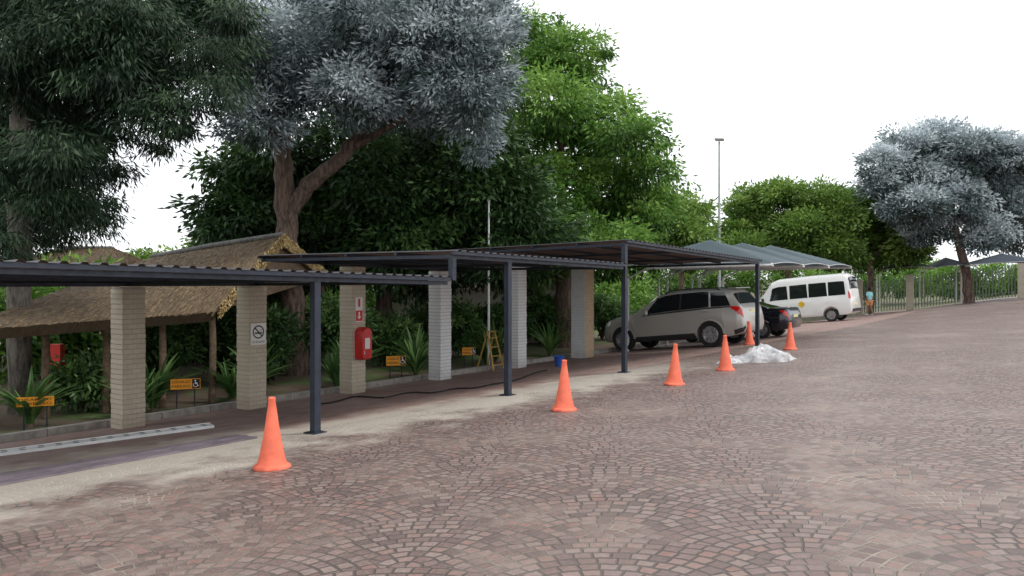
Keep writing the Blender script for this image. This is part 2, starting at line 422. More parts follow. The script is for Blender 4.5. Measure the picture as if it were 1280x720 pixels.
# ------------------------------------------------------------------ brick pillars
RU = Matrix.Rotation(math.atan2(U[1], U[0]), 3, 'Z')
def pillar(t, top, mat_, label, w=.40, s=5.0):
    base = BP(t, s)
    root = thing('brick_pillar', label, 'pillar', base, 'brick pillars along the garden edge')
    H = top-base.z
    b = MB(); b.box((0, 0, H/2), (w-.02, w-.02, H-.004), RU); b.build('core', MT['mortar'], root)
    b = MB(); z = .0
    while z+.078 < H:
        j = random.uniform(-.006, .006)
        b.box((random.uniform(-.004, .004), random.uniform(-.004, .004), z+.038), (w+j+random.uniform(-.006, .006), w+j, .077), RU); z += .085
    b.build('brickwork', mat_, root)
    return root
pillar(.04, z1(.04, 5)-.12, MT['cream_brick'], 'leftmost cream brick pillar, bare of any sign')
pillar(2.5, z1(2.5, 5)-.12, MT['cream_brick'], 'cream brick pillar carrying the no smoking sign')
pillar(5.1, z2(5.1, 5)-.12, MT['cream_brick'], 'cream brick pillar carrying the red cabinet')
pillar(7.98, z2(7.98, 5)-.12, MT['white_brick'], 'white painted brick pillar between the red cabinet and the yellow ladder')
pillar(11.2, z3(11.2, 5)-.12, MT['white_brick'], 'white painted brick pillar just right of the yellow ladder')
pillar(14.7, z3(14.7, 5)-.12, MT['tan_brick'], 'rightmost brick pillar, part white and part tan, left of the silver car', .52)
b = MB(); c = BP(14.7, 5); h = z3(14.7, 5)-.15-c.z
b.box(c-U3*.268+V((0, 0, h/2)), (.012, .5, h-.02), RU)
o = b.build('painted_face', MT['white_brick'], bpy.data.objects['brick_pillar.005'], world=True); o['label'] = 'white painted face of the pillar'
# ------------------------------------------------------------------ signs
def text_mesh(txt, size, m, parent, x, y, z, width=None):
    cu = bpy.data.curves.new('t', 'FONT'); cu.body = txt; cu.size = size; cu.align_x = 'CENTER'; cu.align_y = 'CENTER'; cu.resolution_u = 3
    ob = bpy.data.objects.new('t', cu); COL.objects.link(ob)
    dg = bpy.context.evaluated_depsgraph_get(); dg.update()
    me = bpy.data.meshes.new_from_object(ob.evaluated_get(dg))
    bpy.data.objects.remove(ob)
    xs = [v.co.x for v in me.vertices]; k = 1
    if width and xs: k = width/(max(xs)-min(xs))
    for v in me.vertices: v.co = (v.co.x*k+x, v.co.y+y, z)
    me.materials.clear(); me.name = 'lettering'
    return link_mesh('lettering', me, m, parent)
def frame(right, out): return Matrix((right, UP, out)).transposed()
def wheelchair(b, x, y, k, z):
    b.disc2(x-.05*k, y+.36*k, .085*k, z, 12)
    b.bar2((x-.05*k, y+.26*k), (x-.03*k, y-.02*k), .09*k, z)
    b.bar2((x-.05*k, y+.12*k), (x+.17*k, y+.12*k), .06*k, z+.0004)
    b.bar2((x-.05*k, y-.0*k), (x+.17*k, y-.0*k), .085*k, z+.0008)
    b.bar2((x+.15*k, y+.02*k), (x+.25*k, y-.28*k), .08*k, z+.0012)
    b.bar2((x+.23*k, y-.27*k), (x+.33*k, y-.23*k), .06*k, z+.0016)
    b.ring2(x-.02*k, y-.13*k, .2*k, .26*k, z+.002, PI*.75, PI*2.05)
def garden_sign(px, py, Z, w, h, label, lines, chair):
    c = AT(px, py, Z); r = V((.93, .36, 0)).normalized(); out = V((r.y, -r.x, 0))
    g = gz(c.x, c.y)
    root = thing('parking_sign', label, 'sign', (c.x, c.y, g), 'orange parking signs in the garden bed', frame(r, out))
    H = c.z-g
    b = MB(); b.box((0, H, 0), (w, h, .012)); b.build('board', MT['sign_or'], root)
    for sx in (-.3, .3):
        b = MB(); b.box((sx*w, H/2-.02-h*.1, -.018), (.025, H-h*.2+.04, .02)); b.build('stake', MT['trim'], root)
    tw = w*.62 if chair else w*.86; tx = -w*.15 if chair else 0
    for i, l in enumerate(lines):
        text_mesh(l, h*.38, MT['sign_black'], root, tx, H+h*(.22-.44*i), .0075, tw)
    if chair:
        b = MB(); b.box((w*.35, H, .006), (w*.26, h*.9, .004)); b.build('symbol_panel', MT['sign_black'], root)
        b = MB(); wheelchair(b, w*.34, H, h*.85, .0095); b.build('wheelchair_symbol', MT['sign_white'], root)
garden_sign(232, 480, 15.6, .54, .2, 'orange parking sign with wheelchair symbol between the two left brick pillars', ['DISABLED', 'PARKING'], True)
garden_sign(495, 451, 21, .52, .25, 'orange parking sign with wheelchair symbol right of the red cabinet', ['DISABLED', 'PARKING'], True)
garden_sign(586, 439, 23, .4, .22, 'small orange sign left of the yellow ladder', ['DISABLED', 'PARKING'], True)
garden_sign(44, 502, 14.4, .6, .17, 'wide orange sign without a symbol panel in front of the tall conifer trunk', ['DISABLED', 'PARKING'], False)
def on_pillar(t, z, w=.4, du=0, out=.0):
    p = BP(t, 5)-N3*(w/2+out)+U3*du; return V((p.x, p.y, z))
FM = frame(U3, -N3)
root = thing('no_smoking_sign', 'square white no smoking sign on the second brick pillar', 'sign', on_pillar(2.5, .97, out=.014), rot=FM)
b = MB(); b.box((0, 0, 0), (.34, .42, .01)); b.build('board', MT['sign_white'], root)
b = MB(); b.ring2(0, .04, .105, .13, .0062); b.bar2((-.08, .12), (.08, -.04), .026, .0064); b.bar2((-.085, .02), (.06, .02), .03, .0058); b.bar2((.068, .02), (.09, .02), .03, .0058)
b.bar2((.05, .045), (.07, .09), .012, .0056); b.build('no_smoking_symbol', MT['sign_black'], root)
text_mesh('NO SMOKING', .06, MT['sign_black'], root, 0, -.155, .0062, .28)
root = thing('fire_cabinet', 'red fire point cover with rounded top mounted on the third brick pillar', 'cabinet', on_pillar(5.1, .62, out=.115, du=.05), rot=FM)
b = MB(); wv = .33; hv = .72
prof = [(-wv/2, -hv/2+.04), (-wv/2+.04, -hv/2), (wv/2-.04, -hv/2), (wv/2, -hv/2+.04)]+[(wv/2*math.cos(a), hv/2-.13+.13*math.sin(a)) for a in np.linspace(0, PI, 11)]
m = len(prof); rings = []
for k, z in ((1, -.11), (1, .05), (.95, .085), (.82, .11)): rings += [(x*k, y*(.5+.5*k), z) for x, y in prof]
b.add(rings, [tuple(range(m))[::-1], tuple(range(3*m, 4*m))]+[(j*m+i, j*m+(i+1) % m, (j+1)*m+(i+1) % m, (j+1)*m+i) for j in range(3) for i in range(m)])
b.build('body', MT['red'], root, 35)
b = MB(); b.box((0, 0, .112), (.14, .24, .006)); b.build('door_panel', MT['sign_white'], root)
b = MB(); b.box((-.1, -.2, .118), (.025, .08, .02)); b.build('latch', MT['rim'], root)
root = thing('fire_sign', 'narrow white sign with red extinguisher and arrow symbols above the red cover', 'sign', on_pillar(5.1, 1.36, out=.012), rot=FM)
b = MB(); b.box((0, 0, 0), (.21, .54, .008)); b.build('board', MT['sign_white'], root)
b = MB(); b.bar2((0, .06), (0, .19), .06, .0052); b.disc2(0, .195, .03, .0055, 12); b.bar2((-.03, .225), (.04, .235), .02, .0058); b.build('extinguisher_symbol', MT['sign_red'], root)
b = MB(); b.box((0, -.135, .0045), (.19, .23, .003)); b.build('red_panel', MT['sign_red'], root)
b = MB(); b.bar2((0, -.05), (0, -.165), .04, .0066); b.add([(-.06, -.15, .0068), (0, -.22, .0068), (.06, -.15, .0068)], [(0, 1, 2)]); b.build('arrow', MT['sign_white'], root)
# ------------------------------------------------------------------ traffic cones
root = thing('traffic_cone', 'faded orange traffic cone nearest the camera, left of the first steel post', 'traffic cone', W(340, 585), 'orange traffic cones along the carport')
b = MB(); b.lathe([(.192, 0), (.196, .012), (.19, .03), (.175, .04), (.15, .055)], 20); b.lathe([(.0, .001), (.192, 0)], 20); b.build('base', MT['pale_orange'], root, smooth=50)
b = MB(); b.lathe([(.155, .05), (.14, .09), (.122, .16), (.1, .28), (.098, .285), (.096, .29), (.075, .43), (.072, .44), (.055, .57), (.053, .575), (.036, .70), (.038, .705), (.038, .735), (.031, .742), (.024, .735), (.022, .6)], 24)
b.build('body', MT['orange'], root, smooth=40)
for px, py, l in [(705, 513, 'orange traffic cone right of the second steel post, blue bucket behind its tip'),
                  (843, 481, 'orange traffic cone just right of the third steel post, below the silver car'),
                  (907, 463, 'orange traffic cone left of the white plastic sheet'),
                  (937, 431, 'small far orange traffic cone behind the white plastic sheet'),
                  (988, 437, 'orange traffic cone to the right of the white plastic sheet')]:
    c = copy_tree(root); c.location = W(px, py); c['label'] = l; c.rotation_euler = (random.uniform(-.03, .03), random.uniform(-.03, .03), random.uniform(0, 6))
c = W(699, 458); root = thing('bucket', 'blue plastic bucket on the paving behind the tip of the second cone', 'bucket', c)
b = MB(); b.lathe([(0, .01), (.11, 0), (.145, .27), (.155, .27), (.155, .29), (.14, .29), (.105, .03), (0, .03)], 20); b.build('pail', MT['blue'], root, 40)
b = MB(); b.tube([(.15*math.cos(a), .15*math.sin(a)*.3, .28-.1*math.sin(a)) for a in np.linspace(0, PI, 9)], .005, 6); b.build('handle', MT['rim'], root)
# ------------------------------------------------------------------ things on the ground
p0 = W(-60, 577); p1 = W(265, 534)
root = thing('steel_channel', 'long white perforated steel channel lying on the paving at the left', 'steel channel', (p0+p1)/2)
b = MB(); u = V((0, 0, .03)); b.beam(p0+u, p1+u, .26, .035)
d = (p1-p0).normalized(); sd = UP.cross(d).normalized()
L = (p1-p0).length; k = .15; nf = len(b.f)
while k < L-.1:
    c = p0+u+d*k+UP*.02
    for sg in (-.06, .06):
        vs = [c+sd*sg+d*.045*math.cos(a*PI/5)+sd*.024*math.sin(a*PI/5) for a in range(10)]
        b.add(vs, [tuple(range(10))])
    k += .22
o = b.build('web', MT['galv'], root, world=True); o.data.materials.append(MT['hole'])
for i in range(nf, len(o.data.polygons)): o.data.polygons[i].material_index = 1
for sg in (-1, 1):
    b = MB(); b.beam(p0+u+sd*sg*.138, p1+u+sd*sg*.138, .012, .05); b.build('flange', MT['galv'], root, world=True)
b = MB(); q = [W(-40, 615), W(-40, 600), W(296, 545), W(322, 548)]
b.add([p+V((0, 0, .003)) for p in q]+[p+V((0, 0, .02)) for p in q], [(0, 3, 2, 1), (4, 5, 6, 7), (0, 1, 5, 4), (1, 2, 6, 5), (2, 3, 7, 6), (3, 0, 4, 7)])
q0 = (q[0]+q[1])/2; q1 = (q[2]+q[3])/2
b.beam(q0+V((0, 0, .026)), q1+V((0, 0, .026)), .05, .012)
tagp(b.build('metal_sheet', MT['lilac'], None, at=sum(q, V((0, 0, 0)))/4, recalc=True), 'long flat mauve grey metal sheet lying on the sand left of the nearest cone', 'metal sheet')
pts = [(400, 506), (440, 498), (480, 497), (520, 492), (555, 490), (590, 485), (625, 481), (660, 470), (692, 462)]
path = []
for i in range(len(pts)-1):
    for k in range(4):
        f = k/4; path.append(W(pts[i][0]*(1-f)+pts[i+1][0]*f, pts[i][1]*(1-f)+pts[i+1][1]*f+1.2*math.sin(i*4+k), .018))
b = MB(); b.tube(path, .016, 6); tagp(b.build('hose', MT['rubber'], None, 60, at=path[0]), 'black hose snaking over the paving below the pillars', 'hose')
# plastic sheet heap
c = W(947, 452); P = []; ph = [random.uniform(0, 6) for _ in range(40)]
n1, n2 = 80, 46
for i in range(n1+1):
    r = []
    for j in range(n2+1):
        x = (i/n1-.5)*2; y = (j/n2-.5)*2
        e = max(0, 1-(abs(x)**2.2+abs(y)**2.2))
        h = .24*e**.6*max(.12, .4+.4*math.sin(3.1*x+1)+.35*math.sin(4*x+3*y))
        rid = 0
        for k in range(6):
            a = ph[k]; fq = 2.4+k*1.3
            rid += (1-abs(math.sin(fq*(x*math.cos(a)+y*math.sin(a))+ph[k+8]+1.1*math.sin(2.2*x+k))))**2*.6/(1+k*.3)
        h += rid*.135*min(1, e*2.5+.1)+.006
        X = x*.8*(1+.2*math.sin(4*y+2))+.07*math.sin(6*y); Y = y*.5*(1+.25*math.sin(3.5*x))+.07*math.sin(8*x)
        g = gz(c.x+X, c.y+Y)
        r.append(V((c.x+X, c.y+Y, g+max(.005, h))))
    P.append(r)
b = MB(); b.grid(P); tagp(b.build('plastic_sheet', MT['plastic'], None, 35, at=c), 'crumpled heap of white plastic sheeting on the paving between the cones', 'plastic sheet')
# ladder
c = BP(10.6, 5.45); root = thing('step_ladder', 'yellow folding step ladder standing against the garden edge between the white pillars', 'ladder', c, rot=RU)
for s in (-.2, .2):
    b = MB(); b.beam((s*1.2, -.28, 0), (s*.75, 0, 1.08), .03, .05, V((1, 0, 0))); b.build('front_rail', MT['ladder'], root)
    b = MB(); b.beam((s*1.2, .32, 0), (s*.75, .02, 1.06), .025, .04, V((1, 0, 0))); b.build('rear_rail', MT['ladder'], root)
for k in range(4):
    f = (k+.7)/4.4; b = MB(); b.box((0, -.28*(1-f), 1.08*f), (.4*(1.2-.45*f), .08, .025)); b.build('tread', MT['ladder'], root)
b = MB(); b.box((0, 0, 1.09), (.33, .11, .03)); b.build('top_cap', MT['ladder'], root)
# ------------------------------------------------------------------ vehicles
def interp(tab, x): return float(np.interp(x, [p[0] for p in tab], [p[1] for p in tab]))
class Car:
    def __init__(s, S): s.S = S
    def sect(s, x):
        S = s.S; zb = interp(S['belt'], x); zt = max(interp(S['top'], x), zb+.02); w = interp(S['halfw'], x)
        zl = interp(S['low'], x)
        for xc in S['axles']:
            dx = abs(x-xc); ra = S['ra']
            if dx < ra: zl = max(zl, S['r']+math.sqrt(max(0, ra*ra-dx*dx)))
        zl = min(zl, zb-.06)
        h = zt-zb; tum = S['tum']*min(1, h/S['hh'])
        e = .05
        L = lambda f: zl+(zb-zl)*f
        return [(0, zl), (w-.07, zl), (w-.02, L(.1)), (w, L(.5)), (w-.012, L(.86)), (w-e, zb), (w-e-tum*.45, zb+h*.5), (w-e-tum*.85, zb+h*.84), (w-e-tum-.09, zb+h*.955), ((w-e-tum-.09)*.55, zb+h*.992), (0, zt)]
    def P(s, x, k, side):
        q = s.sect(x); i = min(int(k), 9); f = k-i
        return V((x-s.S['L']/2, side*(q[i][0]*(1-f)+q[i+1][0]*f), q[i][1]*(1-f)+q[i+1][1]*f))
    def body(s, m, root):
        S = s.S; xs = set(np.linspace(0, S['L'], 70).round(4)); xs |= {round(p[0], 4) for t in ('top', 'belt', 'halfw', 'low') for p in S[t]}
        for xc in S['axles']: xs |= set((xc+S['ra']*np.cos(np.linspace(0, PI, 17))).round(4))
        xs = sorted(xs); b = MB(); rings = []
        for x in xs:
            q = s.sect(x); rings.append([(x-S['L']/2, y, z) for y, z in q]+[(x-S['L']/2, -y, z) for y, z in q[9:0:-1]])
        nn = 20
        fs = [(i*nn+k, i*nn+(k+1) % nn, (i+1)*nn+(k+1) % nn, (i+1)*nn+k) for i in range(len(xs)-1) for k in range(nn)]
        fs += [tuple(range(nn)), tuple((len(xs)-1)*nn+k for k in range(nn))[::-1]]
        b.add([p for r in rings for p in r], fs)
        return b.build('body', m, root, 38, recalc=True)
    def patch(s, name, m, root, x0, x1, ks, off=.006, nx=10, label=None):
        P = []
        for j, (k, sd) in enumerate(ks):
            f = j/(len(ks)-1)
            a = x0[0]*(1-f)+x0[1]*f if hasattr(x0, '__len__') else x0
            c = x1[0]*(1-f)+x1[1]*f if hasattr(x1, '__len__') else x1
            row = []
            for i in range(nx+1):
                x = a+(c-a)*i/nx; p = s.P(x, k, sd)
                e = .004
                tx = s.P(x+e, k, sd)-s.P(x-e, k, sd); k2 = max(.0, min(10, k+.02)); k1 = max(0, k-.02)
                tk = s.P(x, k2, sd)-s.P(x, k1, sd)
                if tk.length < 1e-9: tk = V((0, 0, 1))
                nr = tx.cross(tk).normalized()
                if nr.dot(p-V((p.x*.75, 0, .75))) < 0: nr = -nr
                row.append(p+nr*off)
            P.append(row)
        b = MB(); b.grid(P); o = b.build(name, m, root, 50)
        if label: o['label'] = label
        return o
    def wheels(s, root, spokes=10, dark=False):
        S = s.S; r = S['r']
        for xc in S['axles']:
            w = interp(S['halfw'], xc)-.115
            for sd in (1, -1):
                o = (xc-S['L']/2, sd*w, r); b = MB()
                b.lathe([(r*.66, -.1), (r*.72, -.115), (r*.93, -.112), (r*.985, -.09), (r, -.05), (r, .05), (r*.985, .09), (r*.93, .112), (r*.72, .115), (r*.66, .1), (r*.66, -.1)], 32, o, 'y')
                wh = b.build('wheel', MT['rubber'], root, 40, recalc=True)
                b = MB(); b.lathe([(r*.67, .095), (r*.62, .1), (r*.6, .06), (r*.58, .02), (r*.2, .03), (0, .03)], 28, o, 'y', sd)
                b.lathe([(.001, .095), (.05, .095), (.06, .08)], 12, o, 'y', sd)
                for k in range(spokes):
                    a = 2*PI*k/spokes; c, d = math.cos(a), math.sin(a)
                    p = V(o)+V((c*.04, sd*.082, d*.04)); q = V(o)+V((c*r*.62, sd*.09, d*r*.62))
                    b.beam(p, q, .035, .028, V((0, sd, 0)))
                b.build('rim', MT['rim'], wh, 40, recalc=True)
def krange(a, b, n, sd): return [(a+(b-a)*i/n, sd) for i in range(n+1)]
def both(a): return [(a+(10-a)*i/4, 1) for i in range(5)]+[(10-(10-a)*i/4, -1) for i in range(1, 5)]
def place(name, label, cat, rear_left_contact, S, sc=1.0, group=None):
    f = V((N[0], N[1], -.1)).normalized(); y = UP.cross(f).normalized(); z = f.cross(y)
    R = Matrix((f, y, z)).transposed()
    loc = rear_left_contact - R @ (V((S['axles'][0]-S['L']/2, interp(S['halfw'], S['axles'][0])-.06, 0))*sc)
    root = thing(name, label, cat, loc, group, R); root.scale = (sc, sc, sc); return root
# silver SUV
S = dict(L=4.85, axles=(1.03, 3.98), r=.38, ra=.435, tum=.25, hh=.6,
 top=[(0, .92), (.03, 1.08), (.08, 1.17), (.32, 1.57), (.40, 1.65), (.58, 1.715), (1.2, 1.775), (2.0, 1.79), (2.45, 1.765), (2.8, 1.68), (3.5, 1.21), (3.72, 1.14), (4.2, 1.08), (4.5, 1.01), (4.72, .89), (4.85, .68)],
 belt=[(0, .80), (.04, 1.02), (.1, 1.13), (.9, 1.13), (2.2, 1.09), (3.4, 1.05), (4.2, .98), (4.5, .92), (4.72, .79), (4.85, .6)],
 low=[(0, .52), (.06, .40), (.25, .33), (.6, .28), (4.3, .28), (4.7, .32), (4.85, .42)],
 halfw=[(0, .78), (.06, .86), (.2, .91), (.6, .945), (1.03, .965), (2, .955), (3.6, .955), (4.0, .96), (4.4, .91), (4.65, .82), (4.8, .68), (4.85, .58)])
car = Car(S); rl = W(890, 434)
root = place('parked_car', 'silver beige sport utility vehicle parked nose in under the far end of the tall carport', 'car', rl, S, 1.08, 'cars parked in the bays')
car.body(MT['silver'], root); car.wheels(root)
car.patch('windscreen', MT['glass'], root, 2.86, 3.45, both(7.4)); car.patch('rear_window', MT['glass'], root, .11, .31, both(7.3))
for sd in (1, -1):
    car.patch('side_window', MT['glass'], root, (1.98, 1.98), (3.18, 2.76), krange(5.2, 6.95, 4, sd))
    car.patch('side_window', MT['glass'], root, (1.02, 1.06), (1.93, 1.93), krange(5.2, 6.95, 4, sd))
    car.patch('side_window', MT['glass'], root, (.36, .58), (.96, 1.0), krange(5.2, 6.85, 4, sd))
    car.patch('pillar_trim', MT['trim'], root, 1.925, 1.985, krange(5.18, 6.96, 4, sd), .005)
    d = car.patch('door', MT['silver'], root, 1.96, 3.2, krange(2.1, 5.05, 8, sd), .004)
    b = MB(); p = car.P(2.12, 4.4, sd)+V((0, sd*.02, 0)); b.box(p, (.2, .03, .03)); b.build('handle', MT['silver'], d)
    d = car.patch('door', MT['silver'], root, (1.46, 1.06), 1.945, krange(2.1, 5.05, 8, sd), .004)
    b = MB(); p = car.P(1.2, 4.4, sd)+V((0, sd*.02, 0)); b.box(p, (.2, .03, .03)); b.build('handle', MT['silver'], d)
    car.patch('sill_trim', MT['trim'], root, 1.48, 3.53, krange(1.0, 2.25, 3, sd), .012)
    car.patch('tail_light', MT['tail'], root, (.02, .06), (.14, .4), krange(3.6, 5.15, 5, sd), .01)
    car.patch('headlight', MT['lamp'], root, (4.36, 4.4), (4.7, 4.64), krange(4.1, 5.6, 4, sd), .01)
    car.patch('window_trim', MT['trim'], root, .36, 3.25, krange(5.02, 5.16, 2, sd), .008)
    b = MB(); b.tube([(x-S['L']/2, sd*.62, interp(S['top'], x)+(.0 if 0 < i < 5 else -.05)) for i, x in enumerate((.75, .85, 1.4, 2, 2.4, 2.52))], .02, 6); b.build('roof_rail', MT['trim'], root, 60)
    b = MB(); b.lathe([(.0, -.09), (.05, -.08), (.075, 0), (.06, .06), (0, .08)], 10, (3.05-S['L']/2, sd*1.02, 1.17)); b.build('mirror', MT['silver'], root, 60)
    for xc in S['axles']:
        P = []
        for i in range(19):
            a = PI*i/18; row = []
            for rr in (.41, .475):
                x = xc+rr*math.cos(a); z = S['r']+rr*math.sin(a); row.append(V((x-S['L']/2, sd*(interp(S['halfw'], x)+.008), z)))
            P.append(row)
        b = MB(); b.grid(P); b.build('arch_trim', MT['silver'], root)
    car.patch('rear_bumper_trim', MT['trim'], root, .0, .3, krange(1.2, 2.2, 3, sd), .012)
b = MB(); b.box((-S['L']/2+.02, 0, .97), (.03, .52, .12)); b.build('number_plate', MT['plate'], root)
b = MB(); b.box((-S['L']/2+.38, 0, 1.7), (.26, 1.14, .03), Matrix.Rotation(-.06, 3, 'Y')); b.build('spoiler', MT['silver'], root)
# dark sedan
S = dict(L=4.53, axles=(.98, 3.76), r=.32, ra=.37, tum=.26, hh=.45,
 top=[(0, .78), (.04, .98), (.1, 1.04), (.7, 1.08), (1.45, 1.37), (1.9, 1.42), (2.3, 1.42), (2.7, 1.36), (3.35, 1.0), (3.6, .95), (4.2, .84), (4.45, .7), (4.53, .55)],
 belt=[(0, .68), (.05, .9), (.15, .98), (1.2, .97), (2.8, .93), (3.5, .88), (4.2, .78), (4.45, .64), (4.53, .5)],
 low=[(0, .42), (.1, .3), (.4, .24), (4.2, .22), (4.53, .32)],
 halfw=[(0, .7), (.08, .8), (.3, .87), (.9, .905), (3.6, .9), (4.1, .85), (4.4, .7), (4.53, .52)])
car = Car(S)
root = place('parked_car', 'dark blue saloon car parked between the silver vehicle and the white minibus', 'car', BP(21.7, 1.7), S, 1.0, 'cars parked in the bays')
car.body(MT['navy'], root); car.wheels(root)
car.patch('windscreen', MT['glass'], root, 2.75, 3.3, both(7.4)); car.patch('rear_window', MT['glass'], root, .78, 1.4, both(7.3))
for sd in (1, -1):
    car.patch('side_window', MT['glass'], root, (2.05, 2.05), (3.1, 2.7), krange(5.2, 6.9, 4, sd)); car.patch('side_window', MT['glass'], root, (1.1, 1.4), (1.98, 1.98), krange(5.2, 6.9, 4, sd))
    d = car.patch('door', MT['navy'], root, 2.03, 3.1, krange(2.1, 5.0, 8, sd), .004); d = car.patch('door', MT['navy'], root, (1.37, 1.05), 2.01, krange(2.1, 5.0, 8, sd), .004)
    car.patch('tail_light', MT['tail'], root, (.0, .05), (.14, .3), krange(3.6, 4.9, 5, sd), .01); car.patch('headlight', MT['lamp'], root, 4.05, 4.4, krange(3.9, 5, 4, sd), .01)
    b = MB(); b.lathe([(.0, -.07), (.05, -.05), (.065, 0), (.05, .05), (0, .06)], 10, (3.0-S['L']/2, sd*.97, .98)); b.build('mirror', MT['navy'], root, 60)
b = MB(); b.box((-S['L']/2-.005, 0, .74), (.03, .5, .11)); b.build('number_plate', MT['plate'], root)
# minibus
S = dict(L=5.4, axles=(1.05, 4.2), r=.34, ra=.4, tum=.12, hh=.9,
 top=[(0, 1.25), (.02, 1.6), (.05, 2.1), (.1, 2.33), (.25, 2.43), (.5, 2.47), (2, 2.49), (3.7, 2.46), (4.05, 2.34), (4.8, 1.38), (5.1, 1.18), (5.3, .95), (5.4, .65)],
 belt=[(0, 1.1), (.03, 1.22), (.12, 1.25), (4.5, 1.22), (4.9, 1.12), (5.2, .95), (5.35, .75), (5.4, .55)],
 low=[(0, .5), (.08, .38), (.3, .32), (4.9, .3), (5.4, .38)],
 halfw=[(0, .89), (.04, .93), (.2, .945), (.8, .95), (4.4, .95), (4.9, .88), (5.2, .76), (5.4, .58)])
car = Car(S)
root = place('minibus', 'tall white minibus taxi with dark windows, farthest of the parked vehicles', 'minibus', W(1040, 402), S, 1.05)
car.body(MT['white_car'], root); car.wheels(root, 8)
car.patch('windscreen', MT['glass'], root, 4.1, 4.75, both(7.4)); car.patch('rear_window', MT['glass'], root, .022, .085, both(7.2))
for sd in (1, -1):
    for x0, x1 in ((.25, 1.1), (1.16, 2.1), (2.16, 3.1), (3.2, 4.2)):
        car.patch('side_window', MT['glass'], root, (x0, x0+.03), (x1, x1-.02 if x1 < 4 else 4.0), krange(5.15, 6.45, 4, sd))
    car.patch('door', MT['white_car'], root, 3.18, 3.78, krange(2.1, 5.0, 8, sd), .004)
    car.patch('sliding_door', MT['white_car'], root, 1.95, 3.14, krange(2.1, 5.0, 8, sd), .004)
    car.patch('tail_light', MT['tail'], root, .02, .12, krange(4.1, 5.5, 4, sd), .01); car.patch('headlight', MT['lamp'], root, 4.95, 5.25, krange(4.2, 5.2, 4, sd), .01)
    p = car.P(2.5, 3.7, sd); b = MB(); vs = [(p.x+.16*math.cos(k*PI/8), p.y+sd*.016, p.z+.16*math.sin(k*PI/8)) for k in range(16)]; b.add(vs, [tuple(range(16))]); b.build('roundel', MT['yellow'], root)
    b = MB(); b.box((4.5-S['L']/2, sd*1.06, 1.35), (.1, .16, .26)); b.build('mirror', MT['trim'], root)
b = MB(); b.box((-S['L']/2-.005, 0, .82), (.03, .5, .12)); b.build('number_plate', MT['plate'], root)
b = MB(); b.box((-S['L']/2+.02, 0, .52), (.12, 1.6, .16)); b.build('rear_bumper', MT['trim'], root)
# ------------------------------------------------------------------ shade ports
def shade_port(label, c0, c1, c2, c3, rise, m, group, posts):
    cs = [V(c) for c in (c0, c1, c2, c3)]; ctr = sum(cs, V((0, 0, 0)))/4
    root = thing('shade_port', label, 'shade port', (ctr.x, ctr.y, gz(ctr.x, ctr.y)), group)
    P = []; nn = 24
    for i in range(nn+1):
        r = []
        for j in range(nn+1):
            u_, v_ = i/nn, j/nn
            p = (cs[0]*(1-u_)+cs[1]*u_)*(1-v_)+(cs[3]*(1-u_)+cs[2]*u_)*v_
            U1, V1 = 2*u_-1, 2*v_-1
            a = max(abs(U1), abs(V1)); h = rise*(1-a)**.95
            arch = .07*max((1-U1*U1)*abs(V1)**4, (1-V1*V1)*abs(U1)**4)
            r.append(p+V((0, 0, h+arch)))
        P.append(r)
    b = MB(); b.grid(P); b.build('net', m, root, 25, world=True)
    b = MB()
    for i in range(4):
        p, q = cs[i], cs[(i+1) % 4]
        b.tube([p.lerp(q, k/8)+V((0, 0, .07*(1-(k/4-1)**2)-.02)) for k in range(9)], .018, 6)
    apex = ctr+V((0, 0, rise-.05))
    b.build('edge_frame', MT['grey_steel'], root, 60, world=True)
    for i in range(4):
        b = MB(); b.tube([cs[i]-V((0, 0, .02)), apex], .025, 6); b.build('hip_tube', MT['white_paint'], root, 60, world=True)
    for p in posts:
        p = V(p); g = gz(p.x, p.y)
        tgt = (cs[0] if (p-cs[3]).length < (p-cs[2]).length else cs[1])
        b = MB(); b.tube([(p.x, p.y, g), (p.x, p.y, p.z-.45), V((p.x, p.y, p.z-.1))*.85+V((tgt.x, tgt.y, tgt.z-.1))*.15, tgt-V((0, 0, .05))], .045, 8)
        b.build('post', MT['white_paint'], root, 60, world=True)
G = 'grey shade net ports over the parked vehicles'
for t0, t1, l in ((17.0, 19.9, 'nearest grey shade net port, peak left above the silver car'), (20.0, 22.8, 'middle grey shade net port behind the dark steel carport end'), (22.9, 25.9, 'farthest grey shade net port in the row, in front of the white minibus')):
    zf = 2.48; zb = 2.46
    shade_port(l, BZ(t0, -.3, zf), BZ(t1, -.3, zf), BZ(t1, 5, zb), BZ(t0, 5, zb), .85, MT['net'], G, [BZ(t0+.3, 4.8, zb), BZ(t1-.3, 4.8, zb)])
G = 'dark shade net ports by the far fence'
for x0, x1, y, Z, l in ((1074, 1106, 338, 58, 'small dark shade net port just right of the minibus, leftmost by the fence'), (1110, 1164, 336, 54, 'dark shade net port by the fence, second from the left'), (1170, 1214, 334, 51, 'dark shade net port left of the silver grey tree trunk by the fence'), (1222, 1310, 330, 47, 'dark blue shade net port at the right edge below the silver grey tree')):
    a = AT(x0, y, Z); c = AT(x1, y-3, Z-2); dd = V((1.2, 4.0, 0))
    shade_port(l, a, c, c+dd, a+dd, .6, MT['net_dark'], G, [a+dd*.9, c+dd*.9])
